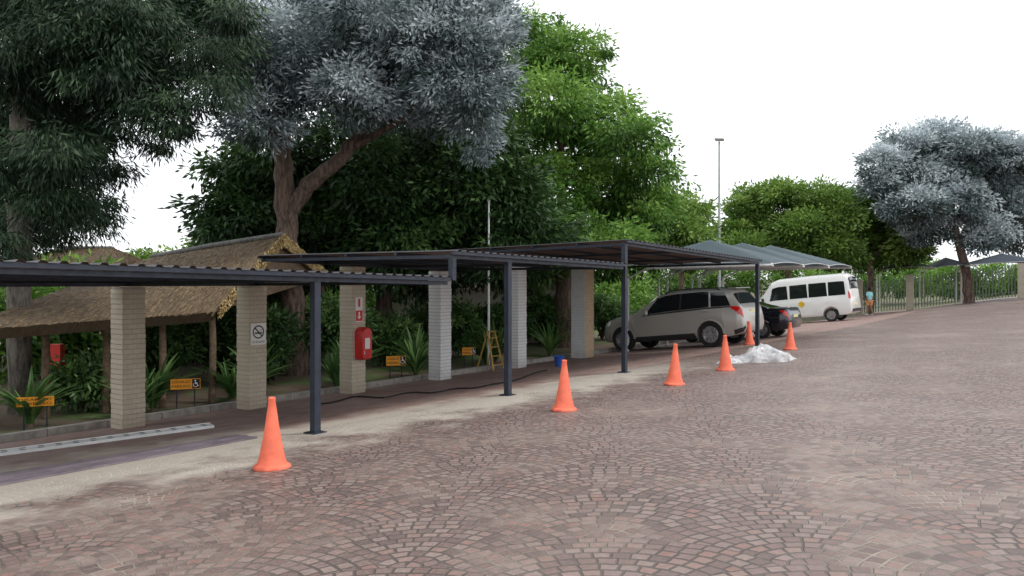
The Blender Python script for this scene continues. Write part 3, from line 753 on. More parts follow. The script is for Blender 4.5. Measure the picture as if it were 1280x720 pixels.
# ------------------------------------------------------------------ fence
F0 = V((21.5, 57.5, 0)); F1 = V((46, 42.5, 0)); FL = (F1-F0).length; fd = (F1-F0).normalized()
root = thing('palisade_fence', 'pale green palisade fence with cream brick pillars along the far right of the plaza', 'fence', (F0.x, F0.y, gz(F0.x, F0.y)))
np_ = 9; step = FL/np_
FR = Matrix.Rotation(math.atan2(fd.y, fd.x), 3, 'Z')
for i in range(np_+1):
    p = F0+fd*step*i; g = gz(p.x, p.y)
    b = MB(); b.box((p.x, p.y, g+1.15), (.45, .45, 2.3), FR); b.box((p.x, p.y, g+2.35), (.55, .55, .1), FR)
    o = b.build('pillar', MT['cream_brick'], root, world=True)
    if i < np_:
        q = F0+fd*step*(i+1); g2 = gz(q.x, q.y); b = MB(); nn = 18
        for k in range(1, nn):
            r = p.lerp(q, k/nn); gg = g*(1-k/nn)+g2*k/nn; b.box((r.x, r.y, gg+1.12), (.07, .02, 2.05), FR)
        for h in (.4, 1.8): b.beam((p.x+fd.x*.23, p.y+fd.y*.23, g+h), (q.x-fd.x*.23, q.y-fd.y*.23, g2+h), .05, .05)
        b.build('panel', MT['green_steel'], root, world=True)
# ------------------------------------------------------------------ poles
p = AT(899, 388, 44); p.z = gz(p.x, p.y); top = AT(896, 177, 44).z
root = thing('floodlight_mast', 'tall thin floodlight mast rising behind the shade ports', 'light mast', p)
b = MB(); b.tube([(0, 0, 0), (0, 0, top-p.z)], [.09, .05], 8); b.build('pole', MT['grey_steel'], root, 60)
b = MB(); b.box((-.02, -.1, top-p.z+.1), (.46, .3, .13), Matrix.Rotation(.4, 3, 'X')); b.build('floodlight', MT['concrete'], root)
p = AT(611, 440, 23.5); p.z = gz(p.x, p.y); top = AT(611, 252, 23.5).z-p.z
root = thing('flag_pole', 'slender white pole standing among the dark trees behind the ladder', 'pole', p)
b = MB(); b.tube([(0, 0, 0), (0, 0, top)], [.04, .025], 8); b.build('shaft', MT['galv'], root, 60)
b = MB(); b.lathe([(0, top+.08), (.05, top+.04), (.04, top)], 8); b.build('finial', MT['galv'], root, 60)
# ------------------------------------------------------------------ thatched shelters
def quad_mesh_leaves(name, P0, P1, P2, P3, shade, m, parent=None, at=(0, 0, 0)):
    nq = len(P0); co = np.stack([P0, P1, P2, P3], 1).reshape(-1, 3)-np.array(at)
    me = bpy.data.meshes.new(name); me.vertices.add(nq*4); me.vertices.foreach_set('co', co.astype(np.float32).ravel())
    me.loops.add(nq*4); me.loops.foreach_set('vertex_index', np.arange(nq*4, dtype=np.int32))
    me.polygons.add(nq); me.polygons.foreach_set('loop_start', (np.arange(nq)*4).astype(np.int32))
    me.update(calc_edges=True); me.validate()
    a = me.attributes.new('shade', 'FLOAT', 'POINT'); a.data.foreach_set('value', np.repeat(np.clip(shade, 0, 1), 4).astype(np.float32))
    return link_mesh(name, me, m, parent, None if parent else at)
def nrmz(a): return a/np.maximum(np.linalg.norm(a, axis=1, keepdims=True), 1e-9)
def thatch_roof(root, slopes, th=.3, m='thatch', bl=.06):
    b = MB(); sp, sd_, ss_ = [], [], []
    for (e0, e1, r1, r0) in slopes:
        e0, e1, r1, r0 = map(V, (e0, e1, r1, r0)); nn = ((e1-e0).cross(r0-e0)).normalized()
        if nn.z < 0: nn = -nn
        P, Q = [], []
        for i in range(41):
            a = i/40; rp, rq = [], []
            for j in range(13):
                c = j/12; p = (e0*(1-a)+e1*a)*(1-c)+(r0*(1-a)+r1*a)*c
                bulge = bl*math.sin(PI*c)
                k = random.uniform(-.012, .012) if 0 < i < 40 else 0
                rp.append(p+nn*(bulge+k)); rq.append(p-nn*th*(1-.3*c))
            P.append(rp); Q.append(rq)
        b.grid(P); b.grid(Q)
        for X in (0, 40): b.grid([P[X], Q[X]])
        b.grid([[P[i][0] for i in range(41)], [Q[i][0] for i in range(41)]])
        n_ = 7500; a = RNG.random((n_, 1)); c = RNG.random((n_, 1))**1.2
        E0, E1, R1, R0 = [np.array(x) for x in (e0, e1, r1, r0)]
        fr = RNG.random((n_, 1)) < .25; c = np.where(fr, .025+RNG.random((n_, 1))*.02, c)
        ver = RNG.random((n_, 1)) < .12; a = np.where(ver, np.round(a), a)
        p = (E0*(1-a)+E1*a)*(1-c)+(R0*(1-a)+R1*a)*c
        dn = nrmz((E0*(1-a)+E1*a)-(R0*(1-a)+R1*a)); p = p+np.array(nn)*(bl*np.sin(PI*c)+np.where(fr | ver, -th*RNG.random((n_, 1)), .01))
        d = nrmz(dn+RNG.normal(0, .08, (n_, 3))); sp.append(p); sd_.append(d); ss_.append(nrmz(np.cross(d, np.array(nn)+RNG.normal(0, .3, (n_, 3)))))
    b.build('thatch', MT[m], root, world=True)
    p = np.concatenate(sp); d = np.concatenate(sd_); s = np.concatenate(ss_); L = .08+.16*RNG.random((len(p), 1)); w = .009
    quad_mesh_leaves('loose_straw', p-d*L*.6-s*w, p-d*L*.6+s*w, p+d*L*.5+s*w*.6, p+d*L*.5-s*w*.6, RNG.random(len(p))*(.9 if m == 'thatch' else .5), MT['straw'], root, WL[root.name])
def verge(root, e, r, out, th=.3, c0=.05):
    m = 3400; c = c0+(1-c0)*RNG.random((m, 1)); e, r, out = np.array(e), np.array(r), np.array(out)/np.linalg.norm(np.array(out))
    p = e*(1-c)+r*c+np.array([0, 0, 1])*(.05-th*RNG.random((m, 1)))+out*RNG.uniform(-.04, .07, (m, 1))
    d = nrmz(out*.5+(e-r)/np.linalg.norm(e-r)*.9+RNG.normal(0, .15, (m, 3))); s = nrmz(np.cross(d, RNG.normal(0, 1, (m, 3)))); L = RNG.uniform(.05, .13, (m, 1)); w = .011
    quad_mesh_leaves('verge_straw', p-d*L*.5-s*w, p-d*L*.5+s*w, p+d*L*.5+s*w, p+d*L*.5-s*w, RNG.random(m), MT['straw_gold'], root, WL[root.name])
R1 = AT(354, 295, 20.5); R2 = AT(190, 322, 25.5); E1 = AT(268, 390, 17.2); E2 = AT(-60, 414, 13.6); B1 = AT(412, 345, 23.8); B2 = AT(260, 352, 30)
root = thing('thatched_shelter', 'open thatched shelter with low eaves and a gable end behind the left carport', 'shelter', (R1.x-2, R1.y, -.65), 'thatched garden shelters')
thatch_roof(root, [(E1, E2, R2, R1), (B2, B1, R1, R2)])
verge(root, E1, R1, R1-R2); verge(root, B1, R1, R1-R2)
b = MB(); b.tube([R1+V((0, 0, .03)), R1.lerp(R2, .5)+V((0, 0, .06)), R2+V((0, 0, .03))], .08, 8); b.build('ridge_cap', MT['cap'], root, 60, world=True)
b = MB(); gi = (R1-R2).normalized()*-.15
b.add([E1.lerp(R1, .06)+gi-V((0, 0, .1)), B1.lerp(R1, .06)+gi-V((0, 0, .1)), R1+gi-V((0, 0, .15))], [(0, 1, 2)]); b.build('gable', MT['timber'], root, world=True)
for a, c in ((.06, .12), (.3, .12), (.55, .12), (.8, .12)):
    p = E1.lerp(E2, a).lerp(R1.lerp(R2, a), c); b = MB(); b.tube([(p.x, p.y, -.66), (p.x+.02, p.y, .6), (p.x, p.y, p.z-.05)], [.085, .075, .07], 8); b.build('timber_post', MT['timber'], root, 60, world=True)
for a in (.05, .9):
    p = B1.lerp(B2, a); b = MB(); b.tube([(p.x, p.y, -.66), (p.x, p.y, p.z-.1)], .08, 8); b.build('timber_post', MT['timber'], root, 60, world=True)
b = MB(); p, q = E1.lerp(R1, .12), E2.lerp(R2, .12); b.tube([p-V((0, 0, .2)), q-V((0, 0, .2))], .07, 8); b.build('timber_plate', MT['timber'], root, 60, world=True)
ap0 = AT(85, 310, 25); ap1 = AT(140, 310, 26)
root = thing('thatched_shelter', 'farther weathered grey thatched shelter at the left behind the front one', 'shelter', (ap0.x, ap0.y, -.65), 'thatched garden shelters')
c = [V((ap0.x-3.6, ap0.y-2.6, 1.75)), V((ap1.x+2.0, ap1.y-2.6, 1.75)), V((ap1.x+2.0, ap1.y+3, 1.75)), V((ap0.x-3.6, ap0.y+3, 1.75))]
thatch_roof(root, [(c[0], c[1], ap1, ap0), (c[1], c[2], ap1, ap1+V((0, .01, 0))), (c[2], c[3], ap0, ap1), (c[3], c[0], ap0, ap0+V((0, .01, 0)))], m='thatch_grey', bl=.0)
b = MB(); b.tube([ap0-V((.06, 0, .02)), ap0+V((0, 0, .01)), ap1+V((0, 0, .01)), ap1+V((.06, 0, -.02))], .05, 8); b.build('ridge_cap', MT['cap'], root, 60, world=True)
for p in c:
    q = p.lerp(V((ap0.x, ap0.y, 1.75)), .12); b = MB(); b.tube([(q.x, q.y, -.66), (q.x, q.y, 1.8)], .09, 8); b.build('timber_post', MT['timber'], root, 60, world=True)
c = AT(105, 440, 30); root = thing('garden_building', 'low cream rendered building with dark windows seen under the thatched eaves', 'building', (c.x, c.y, -.65))
b = MB(); b.box((0, 1.5, 1.25), (8, 3, 2.5)); b.build('wall', MT['wall'], root)
b = MB(); b.box((0, 1.5, 2.58), (8.5, 3.5, .12)); b.build('roof', MT['trim'], root)
for x in (-2, .4):
    b = MB(); b.box((x, -.02, 1.35), (1.1, .08, 1.1)); f = b.build('window', MT['white_paint'], root); b = MB(); b.box((x, -.065, 1.35), (.95, .02, .95)); b.build('pane', MT['glass'], f)
b = MB(); b.box((2.3, -.02, .98), (.9, .06, 2.0)); b.build('door', MT['timber'], root)
c = AT(578, 415, 33); root = thing('garden_building', 'pale garden building half hidden by greenery between the white pillars', 'building', (c.x, c.y, -.65))
b = MB(); b.box((1, 1.5, 1.1), (8, 3, 2.2)); b.build('wall', MT['wall'], root)
b = MB(); b.add([(-3.4, -.5, 2.2), (5.4, -.5, 2.2), (5.4, 3.5, 2.2), (-3.4, 3.5, 2.2), (-2.2, 1.5, 3.1), (4.2, 1.5, 3.1)], [(0, 1, 5, 4), (1, 2, 5), (2, 3, 4, 5), (3, 0, 4), (3, 2, 1, 0)]); b.build('roof', MT['timber'], root)
for x in (-1, 2.4):
    b = MB(); b.box((x, -.02, 1.2), (1.1, .08, 1.0)); f = b.build('window', MT['white_paint'], root); b = MB(); b.box((x, -.065, 1.2), (.95, .02, .85)); b.build('pane', MT['glass'], f)
c = AT(70, 445, 18.5); root = thing('fire_extinguisher_box', 'red box on a post under the thatch at the far left', 'fire box', (c.x, c.y, -.65))
b = MB(); b.box((0, 0, c.z+.65), (.3, .2, .55)); b.build('box', MT['red'], root); b = MB(); b.box((0, .05, (c.z+.4)/2), (.07, .06, c.z+.4)); b.build('post', MT['timber'], root)
# ------------------------------------------------------------------ foliage
def leaf_cloud(lobes, per, cr, L, Wd, droop=.3, out=.5, dens=9., zg=.12, shell=.5, flat=.65):
    ps, ds, sh = [], [], []
    for c, rx, ry, rz in lobes:
        c = np.array(c); ncl = max(4, int(dens*(rx*ry*rz)**.667))
        dr = nrmz(RNG.normal(0, 1, (ncl, 3))); rr = shell+(1-shell)*RNG.random((ncl, 1))**.6
        rr *= RNG.uniform(.75, 1.15, (ncl, 1))
        cc = c+dr*rr*np.array([rx, ry, rz])
        cs = RNG.normal(0, .2, ncl)+zg*dr[:, 2]  # zg paints shade into lower leaf colour; on silver trees also paler new tops
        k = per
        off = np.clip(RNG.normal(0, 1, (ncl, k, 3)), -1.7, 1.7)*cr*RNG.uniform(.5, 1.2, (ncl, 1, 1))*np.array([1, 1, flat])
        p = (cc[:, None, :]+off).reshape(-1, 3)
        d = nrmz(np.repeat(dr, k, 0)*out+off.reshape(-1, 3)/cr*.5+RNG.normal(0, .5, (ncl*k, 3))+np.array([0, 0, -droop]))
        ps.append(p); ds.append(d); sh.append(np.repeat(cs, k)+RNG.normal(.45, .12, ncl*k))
    p = np.concatenate(ps); d = np.concatenate(ds); s = np.concatenate(sh); m = len(p)
    sd = nrmz(np.cross(d, RNG.normal(0, 1, (m, 3)))); l = L*RNG.uniform(.6, 1.3, (m, 1)); w = Wd*RNG.uniform(.7, 1.3, (m, 1))
    return p, p+d*l*.45+sd*w*.5, p+d*l, p+d*l*.45-sd*w*.5, s
def tree(name, label, base, trunks, lobes, lf, bark, group=None, cat='tree', **k):
    root = thing(name, label, cat, base, group)
    b = MB()
    for path, r0, r1 in trunks:
        path = [V(p) for p in path]; fine = []; rad = []
        nn = len(path)-1
        for i in range(nn):
            for j in range(5):
                f = j/5; q = path[i].lerp(path[i+1], f); fine.append(q+V((random.uniform(-1, 1), random.uniform(-1, 1), 0))*r0*.12); rad.append(r0+(r1-r0)*(i+f)/nn)
        fine.append(path[-1]); rad.append(r1)
        rad = [r*random.uniform(.93, 1.07) for r in rad]
        b.tube(fine, rad, 12)
    b.build('trunk', bark, root, 80, world=True)
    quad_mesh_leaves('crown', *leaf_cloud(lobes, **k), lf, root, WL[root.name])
    return root
def LB(lst, Z, r, rz=None, dz=1.5):
    o = []
    for e in lst:
        k = e[2] if len(e) > 2 else 1
        o.append((AT(e[0], e[1], Z+random.uniform(-dz, dz)), r*k, r*k, (rz or r*.85)*k))
    return o
def G0(px, Z):
    x = (px-640)/1000*Z; return V((x, Z, gz(x, Z)-.03))
c = G0(25, 16.2)
lob = LB([(-20, 20), (50, -10), (120, 0), (200, -20), (270, -25, .9), (20, 75), (90, 60), (160, 55), (230, 25, .9), (295, 20, .6), (-10, 145), (60, 130), (125, 115), (190, 95, .8), (255, 80, .7), (10, 205, .9), (80, 195, .9), (130, 165, .7), (190, 140, .6), (105, 240, .7), (20, 255, .9), (65, 255, .8), (140, 215, .5), (235, 125, .5), (60, 30), (150, 20), (240, -5), (30, 170), (40, 230, .8), (270, 110, .45), (295, 65, .5), (100, 170, .8), (95, 280, .6), (40, 292, .7), (-15, 285, .8), (130, 262, .4), (195, 178, .35), (230, 160, .3), (130, 80), (200, 50), (40, 100), (170, 120, .7), (-10, 312, .6)], 16.6, 1.0, .65, 1.9)
limbs = [([AT(25, y0, 16.2), AT((25+x)/2, y-25, 16.2), AT(x, y, 16.2+dz)], .08, .015) for y0, x, y, dz in ((60, 200, 30, -1), (90, 270, 50, 1), (150, 190, 105, 1), (200, 115, 220, -1), (230, -60, 240, 0), (120, -80, 120, 0), (240, 120, 265, .4), (30, 290, -20, 0))]
tree('conifer_tree', 'tall dark conifer with drooping boughs and a straight grey trunk at the left edge', c, [([c, AT(24, 300, 16.0), AT(28, 100, 15.8), AT(30, -120, 16.2)], .23, .16)]+limbs, lob, MT['lf_con'], MT['bark_grey'], per=150, cr=.27, L=.18, Wd=.03, droop=1.1, out=.4, dens=38, shell=.3, flat=.5, zg=.24)
c = G0(367, 22.4)
lob = LB([(340, 55), (395, 25), (460, 15), (525, 0), (575, 12), (350, 110, .9), (412, 80), (490, 65), (550, 62), (600, 55, .8), (440, 118, .8), (520, 112, .9), (580, 110, .8), (315, 92, .7), (608, 105, .6), (390, -20), (470, -40), (325, 150, .6), (590, 150, .45), (310, 45, .7), (545, 142, .5), (612, 20, .6), (602, 190, .28), (490, 125, .6)], 21.6, 1.38, 1.1, 1.6)
tree('eucalyptus_tree', 'huge silver leaved tree with a forked reddish brown trunk behind the gable of the shelter', c,
 [([c, AT(366, 400, 22.4), AT(359, 300, 22.2), AT(356, 245, 22.2), AT(354, 180, 22), AT(345, 100, 22), AT(350, 30, 22)], .42, .14),
  ([AT(360, 265, 22.2), AT(385, 232, 22.1), AT(425, 200, 22), AT(455, 160, 22), AT(475, 115, 22), AT(500, 60, 22)], .26, .09),
  ([AT(440, 185, 22), AT(500, 150, 21.5), AT(545, 105, 21.5)], .12, .04), ([AT(355, 190, 22), AT(320, 140, 21.6), AT(310, 80, 21.5)], .13, .04)],
 lob, MT['lf_sil'], MT['bark'], per=150, cr=.28, L=.17, Wd=.048, droop=.25, out=.6, dens=33, zg=.36)
c = G0(480, 27)
lob = LB([(325, 225, .8), (340, 190, .8), (345, 270), (400, 250), (400, 295), (470, 230), (460, 280), (530, 210), (540, 260), (590, 230), (600, 280), (500, 305), (570, 310), (630, 250, .8), (430, 190), (500, 170), (580, 175, .9), (300, 270, .7), (640, 305), (345, 315), (420, 325, .7), (520, 335, .7), (292, 215, .5), (275, 262, .4)], 27, 1.7, 1.4, 2.5)
tree('evergreen_tree', 'broad dark green tree filling the shade below the silver crown', c, [([c, AT(482, 330, 27), AT(490, 220, 27)], .35, .12), ([G0(545, 27.5), AT(540, 330, 27), AT(550, 240, 27)], .25, .1)], lob, MT['lf_dark'], MT['bark'], per=110, cr=.4, L=.27, Wd=.09, droop=.45, dens=20, zg=.2)
c = G0(705, 31)
lob = LB([(672, 45, .8), (695, 75), (655, 85, .8), (722, 95, .7), (690, 130), (735, 150, .9), (645, 160, .9), (715, 190), (775, 165, .7), (780, 210, .9), (815, 205, .5), (760, 240), (690, 235), (640, 230), (800, 250, .8), (735, 280), (660, 285), (790, 285, .8), (700, 315), (620, 300), (650, 30, .5), (755, 312), (640, 325), (815, 270, .5), (770, 135, .4), (805, 160, .35), (742, 62, .4), (832, 225, .35), (825, 185, .3)], 31, 1.6, 1.15, 2.5)
tree('leafy_tree', 'tall bright green tree beside the silver leaved one, above the tallest carport', c, [([c, AT(703, 300, 31), AT(700, 150, 31)], .35, .1)], lob, MT['lf_green'], MT['bark'], per=100, cr=.38, L=.24, Wd=.085, droop=.6, dens=21, zg=.34, flat=.5)
c = G0(852, 42)
tree('leafy_tree', 'small rounded green tree to the right of the tall bright green one', c, [([c, AT(852, 300, 42)], .2, .1)], LB([(845, 258, .8), (865, 268, .7), (856, 292), (873, 295, .6), (838, 285), (822, 300), (866, 318, .9)], 42, 1.35, 1.1, 1.2), MT['lf_aca'], MT['bark'], per=90, cr=.4, L=.3, Wd=.11, dens=20, zg=.25)
G = 'spreading green trees behind the shade ports'
c = G0(985, 52)
tree('acacia_tree', 'spreading flat topped green tree left of the two, behind the shade ports', c, [([c, AT(984, 320, 52), AT(960, 270, 52)], .25, .1), ([AT(984, 325, 52), AT(1015, 275, 52)], .15, .06)], LB([(930, 262, .7), (955, 247, .8), (988, 243, .8), (1022, 249, .8), (918, 290, .7), (950, 283), (1000, 282), (1040, 273, .9), (935, 310, .8), (980, 312), (1030, 310), (908, 315, .5)], 52, 1.9, .95, 2), MT['lf_aca'], MT['bark'], G, per=100, cr=.42, L=.3, Wd=.12, dens=24, droop=.1, zg=.3)
c = G0(1088, 54)
tree('acacia_tree', 'spreading green tree right of the two, above the white minibus', c, [([c, AT(1088, 330, 54), AT(1070, 285, 54)], .25, .1), ([AT(1088, 330, 54), AT(1115, 290, 54)], .16, .06)], LB([(1052, 250, .7), (1078, 260), (1108, 273, .9), (1138, 288, .7), (1060, 290), (1100, 300), (1142, 310, .6), (1080, 322, .8), (1115, 324, .7), (1045, 316, .9)], 54, 1.8, 1.0, 2), MT['lf_aca'], MT['bark'], G, per=100, cr=.42, L=.3, Wd=.12, dens=24, droop=.1, zg=.3)
c = G0(1212, 50)
tree('eucalyptus_tree', 'rounded silver grey tree with a dark leaning trunk at the right edge', c, [([c, AT(1208, 340, 50), AT(1195, 290, 50), AT(1180, 230, 50)], .34, .14), ([AT(1200, 300, 50), AT(1225, 255, 50), AT(1245, 210, 50)], .2, .08), ([AT(1190, 275, 50), AT(1150, 235, 50)], .14, .06)],
 LB([(1102, 205, .7), (1135, 185, .9), (1172, 177), (1217, 187), (1254, 196), (1100, 230, .6), (1140, 220), (1187, 215), (1238, 228), (1282, 232), (1145, 255, .9), (1198, 250), (1248, 264), (1290, 272), (1175, 280, .6), (1300, 202), (1238, 290, .7), (1275, 297, .7), (1150, 290, .5), (1220, 303, .5), (1120, 262, .5)], 50, 1.7, 1.4, 2), MT['lf_sil'], MT['bark'], per=110, cr=.38, L=.28, Wd=.1, dens=24, zg=.38, droop=.2)
c = G0(255, 45)
tree('leafy_tree', 'distant pale green tree seen in the sky gap behind the shelters', c, [([c, AT(255, 330, 45)], .2, .1)], LB([(245, 320, .7), (270, 308, .8), (300, 310), (255, 335), (290, 330), (210, 336, .9), (180, 340), (330, 322), (150, 345)], 45, 1.4, 1.0, 1.5), MT['lf_aca'], MT['bark'], per=80, cr=.45, L=.3, Wd=.13, dens=16)
lob = []
for i in range(46):
    t = -14+i*1.15; s = 16+random.uniform(-1.2, 1.2); p = BP(t, s); lob.append((p+V((0, 0, .9+random.uniform(0, .9))), 1.2, 1.2, 1.4))
for i in range(30):
    x = 12+i*3.2; y = 78+random.uniform(-3, 3); lob.append((V((x, y, 1.5+random.uniform(0, .6))), 2.6, 2, 1.9))
o = quad_mesh_leaves('background_thicket', *leaf_cloud(lob, 70, .45, .3, .12, dens=15, zg=.2), MT['lf_green']); tagp(o, 'dense green thicket closing off the garden behind pillars and fence', 'thicket', kind='stuff')
def strap(root, nb, L, w, spread, seed):
    r = random.Random(seed); b = MB()
    for i in range(nb):
        a = r.uniform(0, 2*PI); l = L*r.uniform(.6, 1.1); sp = spread*r.uniform(.3, 1.1); ww = w*r.uniform(.7, 1.2)
        dx, dy = math.cos(a), math.sin(a); P = []
        for k in range(6):
            f = k/5; rad = .04+sp*l*f**1.6; z = l*(f-.45*f*f*sp*1.3)
            wk = ww*math.sin(PI*min(.97, .12+f*.88))**.7
            P.append([V((dx*rad-dy*wk/2, dy*rad+dx*wk/2, z)), V((dx*rad, dy*rad, z-wk*.18)), V((dx*rad+dy*wk/2, dy*rad-dx*wk/2, z))])
        b.grid(P)
    o = b.build('leaves', MT['lf_shrub'], root)
    at = o.data.attributes.new('shade', 'FLOAT', 'POINT'); at.data.foreach_set('value', [v for i in range(nb) for v in [r.uniform(.15, .85)]*18])
    b = MB(); b.lathe([(.07, -.05), (.06, .12), (.03, .2)], 8); b.build('crown_base', MT['bark'], root)
shr = [(150, 7.3, -.6, 1.3, 'strappy green plant left of the leftmost brick pillar'), (180, 6.6, 1.0, 1.2, 'strappy green plant right of the leftmost brick pillar'), (0, 7.2, 1.7, 1.5, 'upright strappy plant behind the left wheelchair sign'), (0, 7.0, 3.4, 1.2, 'strappy plant right of the no smoking pillar'),
 (0, 7.6, 4.4, 1.5, 'tall strappy plant left of the red cabinet'), (0, 6.7, 6.1, 1.1, 'strappy plant right of the red cabinet'), (0, 7.3, 7.0, 1.4, 'tall strappy plant left of the first white pillar'), (0, 6.8, 9.0, 1.2, 'strappy plant right of the first white pillar'),
 (0, 7.7, 9.9, 1.5, 'tall strappy plant behind the yellow ladder'), (0, 6.9, 12.2, 1.3, 'strappy plant right of the second white pillar'), (0, 7.4, 13.3, 1.6, 'tall strappy plant left of the rightmost brick pillar'), (0, 7, 15.8, 1.4, 'strappy plant between the rightmost pillar and the silver car'), (0, 7.5, -3.2, 1.4, 'strappy plant at the left edge below the thatch')]
for i, (_, s, t, L, l) in enumerate(shr):
    root = thing('strap_leaf_plant', l, 'plant', BP(t, s), 'strap leaved plants in the garden bed'); strap(root, 46, L, .1, .75, i)
bsh = [(10.3, 3.2, 1.0, 'rounded dark bush behind the no smoking pillar'), (9.6, 5.6, 1.15, 'rounded dark bush behind the red cabinet'), (10, 8.2, 1.2, 'rounded dark bush behind the first white pillar'), (9.8, 10.8, 1.0, 'rounded dark bush behind the second white pillar'), (10, 13.4, 1.25, 'rounded dark bush left of the rightmost pillar'), (9.5, 16.2, 1.3, 'rounded dark bush behind the bonnet of the silver car'), (9.6, 19.5, 1.3, 'rounded dark bush behind the silver car'), (9.5, 23.5, 1.2, 'rounded dark bush behind the shade port posts'), (8.4, .8, .6, 'small green bush under the thatched eave'), (8.6, -1.6, .65, 'small green bush at far left under the eave')]
for s, t, r, l in bsh:
    p = BP(t, s, -.03); root = thing('garden_bush', l, 'bush', p, 'rounded bushes in the garden bed')
    b = MB()
    for k in range(5):
        a = k*1.3; b.tube([p, p+V((math.cos(a)*r*.25, math.sin(a)*r*.25, r*.6)), p+V((math.cos(a)*r*.6, math.sin(a)*r*.6, r*1.2))], [.05, .035, .015], 6)
    b.build('stem', MT['bark'], root, 60, world=True)
    lob = [(p+V((random.uniform(-.6, .6)*r, random.uniform(-.5, .5)*r, r*random.uniform(.6, 1.3))), r*.65, r*.65, r*.5) for k in range(6)]
    quad_mesh_leaves('leaves', *leaf_cloud(lob, 70, .2, .18, .07, dens=40, zg=.2), MT['lf_shrub'] if r < .8 or random.random() < .5 else MT['lf_dark'], root, WL[root.name])
# ------------------------------------------------------------------ person
def skin(name, vs, es, rs, m, root, lv=2):
    me = bpy.data.meshes.new(name); me.from_pydata(vs, es, []); o = link_mesh(name, me, m, root)
    o.modifiers.new('Skin', 'SKIN')
    for i, r in enumerate(rs):
        sv = me.skin_vertices[0].data[i]; sv.radius = (r, r); sv.use_root = (i == 0)
    s = o.modifiers.new('Sub', 'SUBSURF'); s.levels = lv; s.render_levels = lv
    return o
pp = W(1087, 394); ang = math.atan2(.9, -.35)
root = thing('person', 'person in a light turquoise top and orange shorts walking away beside the minibus', 'person', pp, rot=(0, 0, ang)); root.scale = (1.06,)*3
vs = [(0, 0, .93), (.01, 0, 1.1), (.02, 0, 1.28), (.02, 0, 1.4), (.03, 0, 1.46), (.045, 0, 1.53), (.04, 0, 1.61)]; rs = [.11, .095, .11, .06, .055, .085, .075]; es = [(0, 1), (1, 2), (2, 3), (3, 4), (4, 5), (5, 6)]
def chain(start, pts):
    k = start
    for p, r in pts: vs.append(p); rs.append(r); es.append((k, len(vs)-1)); k = len(vs)-1
    return k
for sd, sw in ((1, .1), (-1, -.08)):
    h = chain(2, [((.015, sd*.16, 1.35), .052), ((sw*.3-.02, sd*.2, 1.1), .04), ((sw+.05, sd*.205, .88), .028), ((sw*1.2+.06, sd*.205, .82), .03)])
    for q in range(4): chain(h, [((sw*1.3+.035+.018*q, sd*.207, .775), .01), ((sw*1.35+.045+.018*q, sd*.2, .735+.006*abs(q-1.5)), .008)])
    chain(h, [((sw*1.2+.1, sd*.185, .80), .01), ((sw*1.2+.115, sd*.175, .77), .009)])
chain(0, [((.02, .085, .86), .085), ((.1, .09, .5), .058), ((.06, .09, .09), .04), ((.2, .1, .04), .034)])
chain(0, [((-.02, -.085, .86), .085), ((-.02, -.09, .5), .058), ((-.16, -.09, .11), .04), ((-.05, -.1, .035), .034)])
skin('body', vs, es, rs, MT['skin'], root)
skin('shirt', [(0, 0, .86), (.01, 0, 1.1), (.02, 0, 1.28), (.02, 0, 1.4), (.015, .16, 1.345), (0, .19, 1.12), (.015, -.16, 1.345), (-.03, -.19, 1.12)], [(0, 1), (1, 2), (2, 3), (2, 4), (4, 5), (2, 6), (6, 7)], [.165, .15, .16, .08, .088, .078, .088, .078], MT['shirt'], root)
skin('shorts', [(0, 0, .91), (.02, .085, .83), (.085, .09, .55), (-.02, -.085, .83), (-.02, -.09, .55)], [(0, 1), (1, 2), (0, 3), (3, 4)], [.14, .12, .094, .12, .094], MT['shorts'], root)
b = MB(); b.lathe([(0, .1), (.05, .09), (.088, .04), (.098, -.02), (.09, -.07), (.07, -.1)], 14, (.025, 0, 1.575)); b.build('hair', MT['hair'], root, 60)
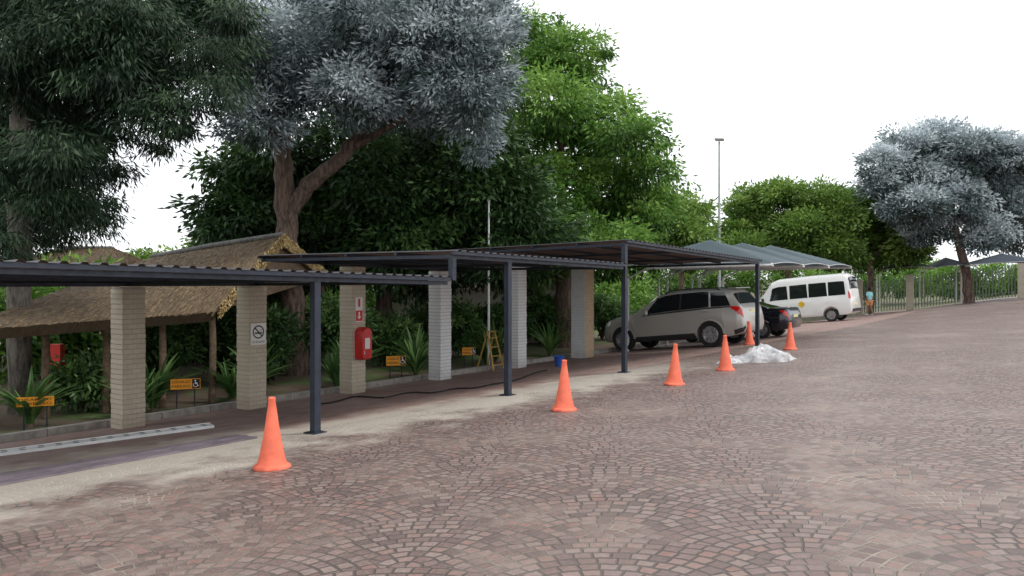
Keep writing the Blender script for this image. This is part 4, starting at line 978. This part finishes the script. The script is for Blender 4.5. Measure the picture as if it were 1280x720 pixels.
for p in ((.13, .095, .045), (-.1, -.095, .05)):
    b = MB(); b.lathe([(0, .05), (.04, .045), (.052, 0), (.048, -.04), (0, -.042)], 10, (0, 0, 0)); b.v = [(x*2.3+p[0], y+p[1], z+p[2]) for x, y, z in b.v]; b.build('shoe', MT['shoe'], root, 60)
# ------------------------------------------------------------------ light, sky, camera
w = bpy.data.worlds.new('World'); scene.world = w; w.use_nodes = True; t = w.node_tree
bg = t.nodes['Background']; sky = t.nodes.new('ShaderNodeTexSky'); sky.sky_type = 'NISHITA'; sky.sun_disc = False
EL, AZ = math.radians(55), math.radians(100)
sky.sun_elevation = EL; sky.sun_rotation = AZ
tc = t.nodes.new('ShaderNodeTexCoord'); nz = t.nodes.new('ShaderNodeTexNoise'); nz.inputs['Scale'].default_value = 1.6; nz.inputs['Detail'].default_value = 5
t.links.new(tc.outputs['Generated'], nz.inputs['Vector'])
cr = t.nodes.new('ShaderNodeValToRGB'); cr.color_ramp.elements[0].position = .3; cr.color_ramp.elements[1].position = .7
cr.color_ramp.elements[0].color = (8.6, 9.0, 9.5, 1); cr.color_ramp.elements[1].color = (11, 11.1, 11.2, 1)
t.links.new(nz.outputs['Fac'], cr.inputs['Fac'])
mx = t.nodes.new('ShaderNodeMixRGB'); mx.inputs['Fac'].default_value = .9
t.links.new(sky.outputs[0], mx.inputs[1]); t.links.new(cr.outputs[0], mx.inputs[2]); t.links.new(mx.outputs[0], bg.inputs[0])
bg.inputs[1].default_value = .15
sl = bpy.data.lights.new('Sun', 'SUN'); sl.energy = 1.5; sl.angle = math.radians(12); sl.color = (1, .96, .9)
so = bpy.data.objects.new('Sun', sl); COL.objects.link(so)
dirv = V((math.sin(AZ)*math.cos(EL), math.cos(AZ)*math.cos(EL), math.sin(EL)))
so.rotation_euler = dirv.to_track_quat('Z', 'Y').to_euler()
cam = bpy.data.cameras.new('Camera'); co = bpy.data.objects.new('Camera', cam); COL.objects.link(co)
co.location = (0, 0, EYE); co.rotation_euler = (PI/2, 0, 0)
cam.sensor_width = 36; cam.lens = 36*1000/1280; cam.shift_y = -15/1280; cam.clip_end = 2000
scene.camera = co
scene.view_settings.view_transform = 'Standard'; scene.view_settings.look = 'None'; scene.view_settings.exposure = 0
